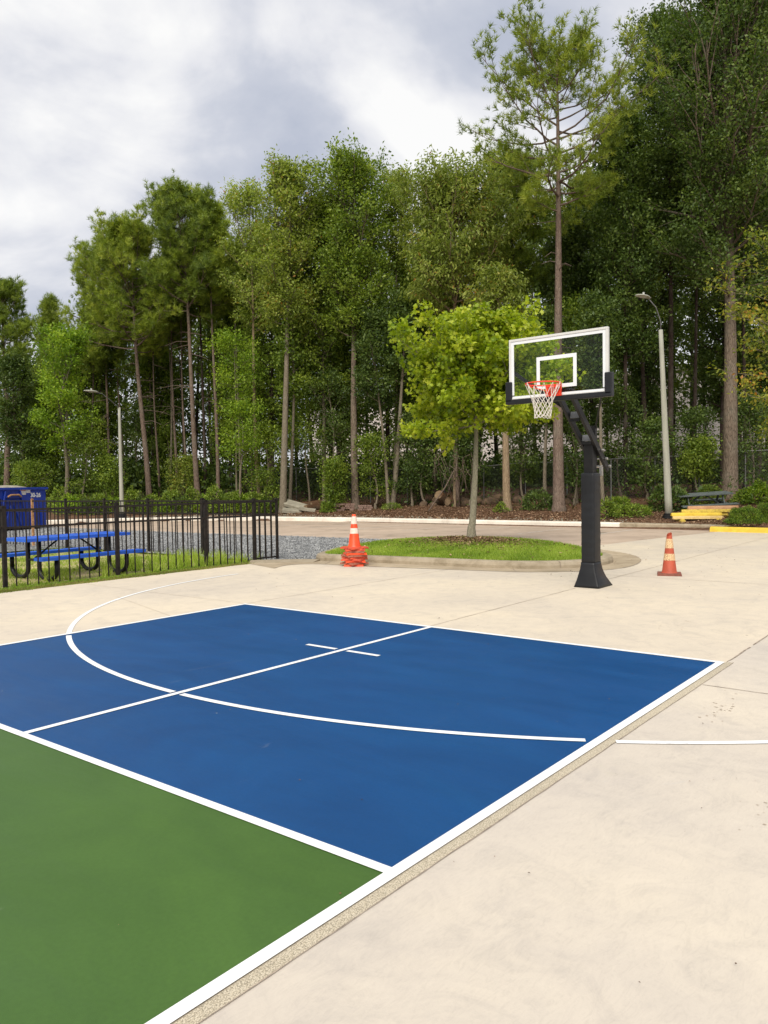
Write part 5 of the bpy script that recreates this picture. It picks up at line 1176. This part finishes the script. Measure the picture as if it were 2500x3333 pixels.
for i, (x, d, tp, hw, lo, lf) in enumerate(((590, 42, 470, 62, 980, 'm'), (735, 41, 480, 66, 980, 'm'), (905, 39.5, 560, 66, 980, 'm'), (940, 40, 470, 60, 940, 'm'),
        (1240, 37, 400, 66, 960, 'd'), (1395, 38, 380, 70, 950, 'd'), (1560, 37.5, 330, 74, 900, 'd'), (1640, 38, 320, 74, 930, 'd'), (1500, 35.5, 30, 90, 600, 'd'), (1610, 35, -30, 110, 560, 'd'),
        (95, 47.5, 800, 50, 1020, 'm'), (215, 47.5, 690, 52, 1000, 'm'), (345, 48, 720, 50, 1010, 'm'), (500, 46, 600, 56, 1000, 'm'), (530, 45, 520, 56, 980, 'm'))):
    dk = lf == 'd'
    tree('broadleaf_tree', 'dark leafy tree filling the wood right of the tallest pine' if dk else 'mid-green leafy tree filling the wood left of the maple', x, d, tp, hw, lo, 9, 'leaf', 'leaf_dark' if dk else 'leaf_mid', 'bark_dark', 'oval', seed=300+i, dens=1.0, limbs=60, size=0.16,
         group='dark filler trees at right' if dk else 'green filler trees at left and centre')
for i, (x, d, tp, hw, xt) in enumerate(((345, 44.5, 600, 36, 338), (368, 45.5, 560, 36, 372), (397, 46, 590, 34, 392), (405, 44.5, 520, 36, 398), (520, 43.5, 520, 36, 515), (545, 43, 480, 36, 540), (583, 42.5, 470, 36, 590), (150, 46.5, 700, 34, 152), (200, 46, 640, 36, 205), (270, 47, 560, 38, 262))):
    tree('pine_tree', 'slender bare pine trunk among the trees left of the tall pale trunk', x, d, tp, hw, tp+160, 5.5, 'pine', 'pine_leaf', ('bark_pine', 'bark_grey', 'bark_dark')[i % 3], 'oval', xt=xt, seed=500+i, dens=0.9, limbs=16, group='slender pines at left')
US = [  # understory trees: x, d, top, half width, low, leaf, label
 (60, 41.5, 1000, 40, 1070, 'leaf_mid', 'low leafy sapling behind the dumpster near the crooked stem'),
 (178, 40, 900, 40, 1060, 'leaf_mid', 'leafy green sapling just left of the left street lamp'),
 (232, 40.5, 985, 38, 1080, 'leaf_mid', 'low green sapling directly left of the left lamp pole'),
 (300, 46, 860, 42, 1060, 'leaf_dark', 'dark green sapling between the lamp and the broad pine trunk'),
 (362, 46.5, 900, 40, 1070, 'leaf_mid', 'mid green sapling right of the broad pine trunk'),
 (402, 43.5, 985, 30, 1075, 'leaf_olive', 'brownish brushy sapling left of the tallest left pine'),
 (512, 38.8, 690, 48, 850, 'leaf_lime', 'lime crowned sapling right of the left pines'),
 (520, 38.2, 850, 50, 1010, 'leaf_lime', 'low spreading lime sapling above the fence corner'),
 (572, 38.6, 900, 46, 1070, 'leaf_mid', 'green sapling left of the tall pale trunk'),
 (668, 39.5, 850, 58, 1000, 'leaf_mid', 'full green sapling over the debris heap'),
 (712, 38.4, 780, 60, 1010, 'leaf_dark', 'dark leafy sapling above the small brick stack'),
 (722, 36.6, 990, 20, 1095, 'leaf_mid', 'very thin sapling left of the brick stack'),
 (810, 37, 930, 36, 1070, 'leaf_mid', 'thin sapling right of the thick trunk behind the cones'),
 (890, 36.6, 880, 46, 1070, 'leaf_dark', 'dark ivy-like sapling right of the forked pair'),
 (916, 36.2, 920, 40, 1060, 'leaf_dark', 'slim mossy sapling with green crown left of the rocks'),
 (985, 35.8, 900, 44, 1050, 'leaf_dark', 'dark sapling with brown hanging twigs left of the maple'),
 (1015, 35.3, 900, 34, 1040, 'leaf_dark', 'ivy-covered stem just left of the maple trunk'),
 (1130, 34.6, 880, 50, 1040, 'leaf_dark', 'dark low sapling in front of the chain-link fence'),
 (1246, 33.4, 600, 46, 830, 'leaf_mid', 'fresh green small tree right of the tallest pine trunk'),
 (1240, 33, 860, 44, 1060, 'leaf_dark', 'dark sapling between the tallest pine and the goal pole'),
 (1340, 34, 820, 46, 1050, 'leaf_dark', 'dark sapling right of the goal pole by the fence'),
 (1398, 33, 900, 44, 1060, 'leaf_dark', 'dark sapling left of the leaning lamp post'),
 (1490, 33, 880, 48, 1040, 'leaf_dark', 'dark sapling behind the grey picnic table'),
 (1512, 31.8, 950, 34, 1030, 'leaf_mid', 'light green sapling branch left of the oak trunk'),
 (1625, 32.5, 850, 50, 1040, 'leaf_dark', 'dark sapling right of the oak trunk'),
]
for i, (x, d, tp, hw, lo, lf, lb) in enumerate(US):
    tree('sapling', lb, x, d, tp, hw, lo, 5, 'leaf', lf, 'bark_grey', 'oval', seed=100+i, dens=0.85, limbs=16, n_sub=5, wander=0.25, size=0.12, sig=0.24, droop=0.3, elev=(0.1, 0.9), cat='sapling')

# young maple on the island
mx, my = 13.1, 7.9; mz = island_z(mx, my)
def maple():
    H = z_at(mx, my, 706)-mz; lo = z_at(mx, my, 922)-mz
    R_ = 1.95
    env = lambda q: R_*(0.86+0.5*q if q < 0.2 else (0.96-0.10*(q-0.2) if q < 0.5 else (0.93-1.25*(q-0.5))))
    mb, A, Dr, C, rng = grow(71, H, 0.085, lo+0.0, env, 88, elev=(0.02, 1.15), curve=0.34, n_sub=8, sub0=0.06, sub_len=0.34, lean=(0.13, -0.16), wander=0.06, anchors=4, azbias=(-0.9, 0.12), rag=0.30, top=0.93, sub_r=0.4)
    V, F, T = leaves(A, Dr, C, rng, 17, 0.12, 0.094, 1.0, 0.6, MAPLE)
    t = thing('maple_tree', 'young lime-green maple on the grassy kerbed island', 'tree', (mx, my, mz-0.02))
    mb.build('trunk', 'bark_maple', t, smooth=True); link('crown', np_mesh('maple_crown', V, F, T), 'leaf_maple', t)
maple()

# ------------------------------------------------------------------ shrubs
def shrub(label, x, d, w, h, leaf, seed, size=0.07, per=1800, name='shrub', z=0, shape='dome', cat='shrub', group=None, yw=None, asp=0.55):
    px, py = col_at(x, d); pz = bz(px, py)+z; rng = np.random.default_rng(seed)
    n = per; u = unit(rng.normal(size=(n, 3))); u[:, 2] = np.abs(u[:, 2])*1.0
    rad = rng.uniform(0.55, 1.0, n)**0.5
    lump = 1+0.14*np.sin(u[:, 0]*5+seed)*np.sin(u[:, 1]*6+seed*2)+0.1*np.sin(u[:, 2]*9+seed)
    if shape == 'tall': lump = lump*(1.15-0.55*u[:, 2])
    P = u*np.array([w/2, (yw or w)/2, h])[None]*(rad*lump)[:, None]
    D = u+rng.normal(0, 0.6, (n, 3)); D[:, 2] += 0.2; Nn = u+rng.normal(0, 0.5, (n, 3)); Nn[:, 2] += .5
    cl = 0.5+0.5*np.sin(P[:, 0]*9/w+seed)*np.sin(P[:, 2]*8/h+seed)
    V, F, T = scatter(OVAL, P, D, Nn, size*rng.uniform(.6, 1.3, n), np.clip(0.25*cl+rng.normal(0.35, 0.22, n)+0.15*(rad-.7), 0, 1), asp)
    r = thing(name, label, cat, (px, py, pz), 0, group)
    st_ = MB(); rr = random.Random(seed)
    for k in range(9):
        a = rr.uniform(0, 6.3); q = rr.uniform(.3, .8); st_.tube([(0.03*math.cos(a), 0.03*math.sin(a), -0.05), (w*.22*q*math.cos(a), w*.22*q*math.sin(a), h*.45), (w*.42*q*math.cos(a), w*.42*q*math.sin(a), h*.85)], [0.014, 0.010, 0.004], 5, cap=False)
    st_.build('stems', 'bark_dark', r); link('foliage', np_mesh(name+'_leaves', V, F, T), leaf, r)
shrub('clipped round boxwood bush behind the yellow kerb, left one', 1612, 24.3, 1.12, 0.50, 'leaf_box', 1, 0.036, 9000, 'boxwood_bush', asp=0.6)
shrub('clipped boxwood bush cut off by the right edge behind the yellow kerb', 1675, 24.9, 1.12, 0.52, 'leaf_box', 2, 0.036, 8000, 'boxwood_bush', asp=0.6)
shrub('dark glossy shrub between the tan trunk and the tallest pine', 1161, 32.4, 1.35, 0.85, 'leaf_dark', 3, 0.085, 2600)
shrub('green leafy shrub behind the grey picnic table left of the oak', 1533, 30.6, 1.15, 0.75, 'leaf_mid', 4, 0.075, 2600)
shrub('tall bright green weed shrub right of the oak trunk', 1642, 28.6, 1.05, 1.2, 'leaf_lime', 5, 0.10, 2400, shape='tall')
shrub('small leafy sprout at the foot of the oak trunk', 1604, 29.5, 0.7, 0.45, 'leaf_mid', 6, 0.09, 700)
shrub('tall weedy plant right beside the padded goal pole', 1312, 27.6, 0.6, 1.05, 'leaf_mid', 7, 0.13, 500, shape='tall', asp=0.3)
shrub('pointed leafy plant between the goal pole and the cut logs', 1341, 28.2, 0.75, 1.0, 'leaf_mid', 8, 0.12, 900, shape='tall', asp=0.35)
shrub('low spreading weeds left of the cut logs', 1358, 28.0, 1.7, 0.42, 'leaf_mid', 9, 0.09, 1600)
shrub('dark leafy shrub touching the left side of the leaning lamp base', 1428, 28.8, 0.9, 0.95, 'leaf_dark', 10, 0.10, 1500)
shrub('leafy shrub just right of the leaning lamp base', 1466, 28.6, 0.9, 0.8, 'leaf_dark', 11, 0.10, 1400)
shrub('small green plant at the foot of the tan trunk', 1083, 32.2, 0.6, 0.35, 'leaf_mid', 12, 0.08, 500)
shrub('grass-like clump at the foot of the forked pair', 845, 36.0, 0.9, 0.25, 'leaf_mid', 13, 0.12, 700, asp=0.15)
shrub('fern-like shrub at the right end of the log pile', 706, 36.4, 0.6, 0.45, 'leaf_mid', 14, 0.12, 900, asp=0.3)
HB = [(128, 38.5), (150, 38.3), (172, 38.5), (194, 38.2), (214, 38.4), (236, 38.4), (286, 38.3), (306, 38.5), (328, 38.6), (350, 38.4), (372, 38.6), (394, 38.5), (414, 38.5), (442, 38.6), (462, 38.6), (486, 38.6), (506, 38.2), (528, 38.2), (548, 37.8), (568, 37.6), (588, 37.4)]
for i, (x, d) in enumerate(HB):
    rr = random.Random(i); shrub('leafy green bush in the row along the kerb under the left pines', x, d+rr.uniform(-.3, .8), rr.uniform(.9, 1.4), rr.uniform(.8, 1.5), ('leaf_mid', 'leaf_lime', 'leaf_mid', 'leaf_dark')[i % 4], 30+i, 0.11, 1300, shape=('dome', 'tall')[i % 2], group='bushes in the row under the left pines')
shrub('low dry weeds sprouting from the seam by the grey kerb', 1262, 22.9, 0.25, 0.12, 'leaf_mid', 15, 0.05, 120, asp=0.2)

# bare hanging twigs left of the maple
tw = MB(); rt = random.Random(9); px, py = col_at(982, 35.0); pz = bz(px, py)
for i in range(46):
    a = Vector((rt.uniform(-1.0, 1.0), rt.uniform(-1.0, 1.0), rt.uniform(1.6, 2.6))); b = a+Vector((rt.uniform(-.5, .5), rt.uniform(-.5, .5), -rt.uniform(.6, 1.5)))
    tw.tube([a, (a+b)/2+Vector((rt.uniform(-.2, .2), rt.uniform(-.2, .2), .2)), b], [0.014, 0.009, 0.003], 4, cap=False)
tw.tube([(0.3, 0, -0.1), (0.28, 0.05, 1.5), (0.2, 0, 3.4)], [0.11, 0.09, 0.06], 8); tw.tube([(-1.6, 0.3, -0.1), (-0.6, 0.1, 0.9), (0.2, 0, 1.9)], [0.03, 0.03, 0.02], 6)
o = tw.build('dead_tree', 'bark_pine', smooth=True, loc=(px, py, pz)); tag(o, 'dead brown sapling with bare drooping twigs left of the maple trunk', 'dead tree')

# ------------------------------------------------------------------ wood behind, reading as one mass
def back_wood():
    rng = np.random.default_rng(77); Vs, Fs, Ts = [], [], []; off = 0; mb = MB()
    for i in range(96):
        x = -130+(1950*(i+rng.uniform(0, 1))/96); d = rng.uniform(48, 64) if x < 650 else rng.uniform(42, 60)
        px, py = col_at(x, d); pz = bz(px, py)
        tp = np.interp(x, [-110, 60, 200, 330, 500, 700, 900, 1100, 1300, 1500, 1800], [720, 740, 640, 570, 490, 440, 440, 410, 340, 260, 240])+rng.uniform(-10, 130)
        H = z_at(px, py, tp)-pz; r = rng.uniform(1.6, 3.0)
        if i % 2: mb.tube([(px, py, pz-.3), (px+rng.normal(0, .3), py+rng.normal(0, .3), pz+H*.5), (px+rng.normal(0, .5), py, pz+H*.95)], [rng.uniform(.09, .2), .09, .03], 7, cap=False)
        ncl = int(H*4.2); cq = rng.uniform(0.12, 1, ncl)**0.8; ca = rng.uniform(0, 2*PI, ncl); cr = r*np.sqrt(rng.uniform(0.05, 1, ncl))*(1.05-0.7*np.maximum(cq-.5, 0)*1.6)
        cc = np.c_[px+cr*np.cos(ca), py+cr*np.sin(ca), pz+cq*H]; ct = rng.uniform(0, 1, ncl)
        idx = rng.integers(0, ncl, int(H*115)); P = cc[idx]+np.clip(rng.normal(0, 1, (len(idx), 3)), -1.8, 1.8)*np.array([.42, .42, .28])
        ok = P[:, 2] > bank(P[:, 0], P[:, 1])+.2; P = P[ok]; idx = idx[ok]
        n = len(P); V, F, T = scatter(OVAL, P, rng.normal(0, 1, (n, 3)), rng.normal(0, .6, (n, 3))+np.array([0, 0, .8]), rng.uniform(.18, .36, n), np.clip(ct[idx]*.5+rng.normal(.25, .15, n), 0, 1), 0.6)
        Vs.append(V); Fs.append(F+off); Ts.append(T); off += len(V)
    # low thicket closing the view under the crowns
    m = 90000; Q = np.array([col_at(a, b) for a, b in zip(rng.uniform(-150, 1800, 900), rng.uniform(44, 62, 900))])
    Rr = rng.uniform(.8, 1.9, 900); Hh = rng.uniform(1.0, 3.2, 900); idx = rng.integers(0, 900, m)
    u = unit(rng.normal(size=(m, 3))); u[:, 2] = np.abs(u[:, 2]); rr = rng.uniform(.3, 1, m)**.5
    P = np.c_[Q[idx, 0]+u[:, 0]*Rr[idx]*rr, Q[idx, 1]+u[:, 1]*Rr[idx]*rr, 1.2+u[:, 2]*Hh[idx]*rr]
    V, F, T = scatter(OVAL, P, rng.normal(0, 1, (m, 3)), rng.normal(0, .6, (m, 3))+np.array([0, 0, .8]), rng.uniform(.18, .36, m), np.clip(rng.normal(.3, .2, m), 0, 1), .6)
    Vs.append(V); Fs.append(F+off); Ts.append(T)
    o = link('distant_wood_foliage', np_mesh('distant_wood_foliage', np.concatenate(Vs), np.concatenate(Fs), np.concatenate(Ts)), 'leaf_wood'); o['kind'] = 'stuff'
    o = mb.build('distant_wood_trunks', 'bark_dark', smooth=True); o['kind'] = 'stuff'
back_wood()
# undergrowth along the forest floor
def undergrowth():
    rng = np.random.default_rng(5); n = 60000; x = rng.uniform(-80, 1760, n); d = rng.uniform(38, 58, n)
    T0 = [col_at(a, 1.0) for a in (-80, 1760)]
    Q = rng.uniform((24, -12), (60, 62), (n, 2)); kd = kerb_dist(Q[:, 0], Q[:, 1])
    pn = np.sin(Q[:, 0]*.8+1)*np.sin(Q[:, 1]*.6)+.5*np.sin(Q[:, 0]*2.1)*np.sin(Q[:, 1]*1.7)
    Q = Q[(kd > 4.0) & (pn > rng.uniform(-1.2, .8, n))]; m = len(Q)
    P = np.c_[Q, bank(Q[:, 0], Q[:, 1])+rng.uniform(0, 1, m)**1.5*1.0]
    V, F, T = scatter(OVAL, P, rng.normal(0, 1, (m, 3))+np.array([0, 0, .4]), rng.normal(0, .6, (m, 3))+np.array([0, 0, 1]), rng.uniform(.1, .24, m), np.clip(rng.normal(.4, .2, m), 0, 1), .5)
    o = link('undergrowth', np_mesh('undergrowth', V, F, T), 'leaf_dark'); o['kind'] = 'stuff'
undergrowth()
print('faces', sum(len(m.polygons) for m in bpy.data.meshes))
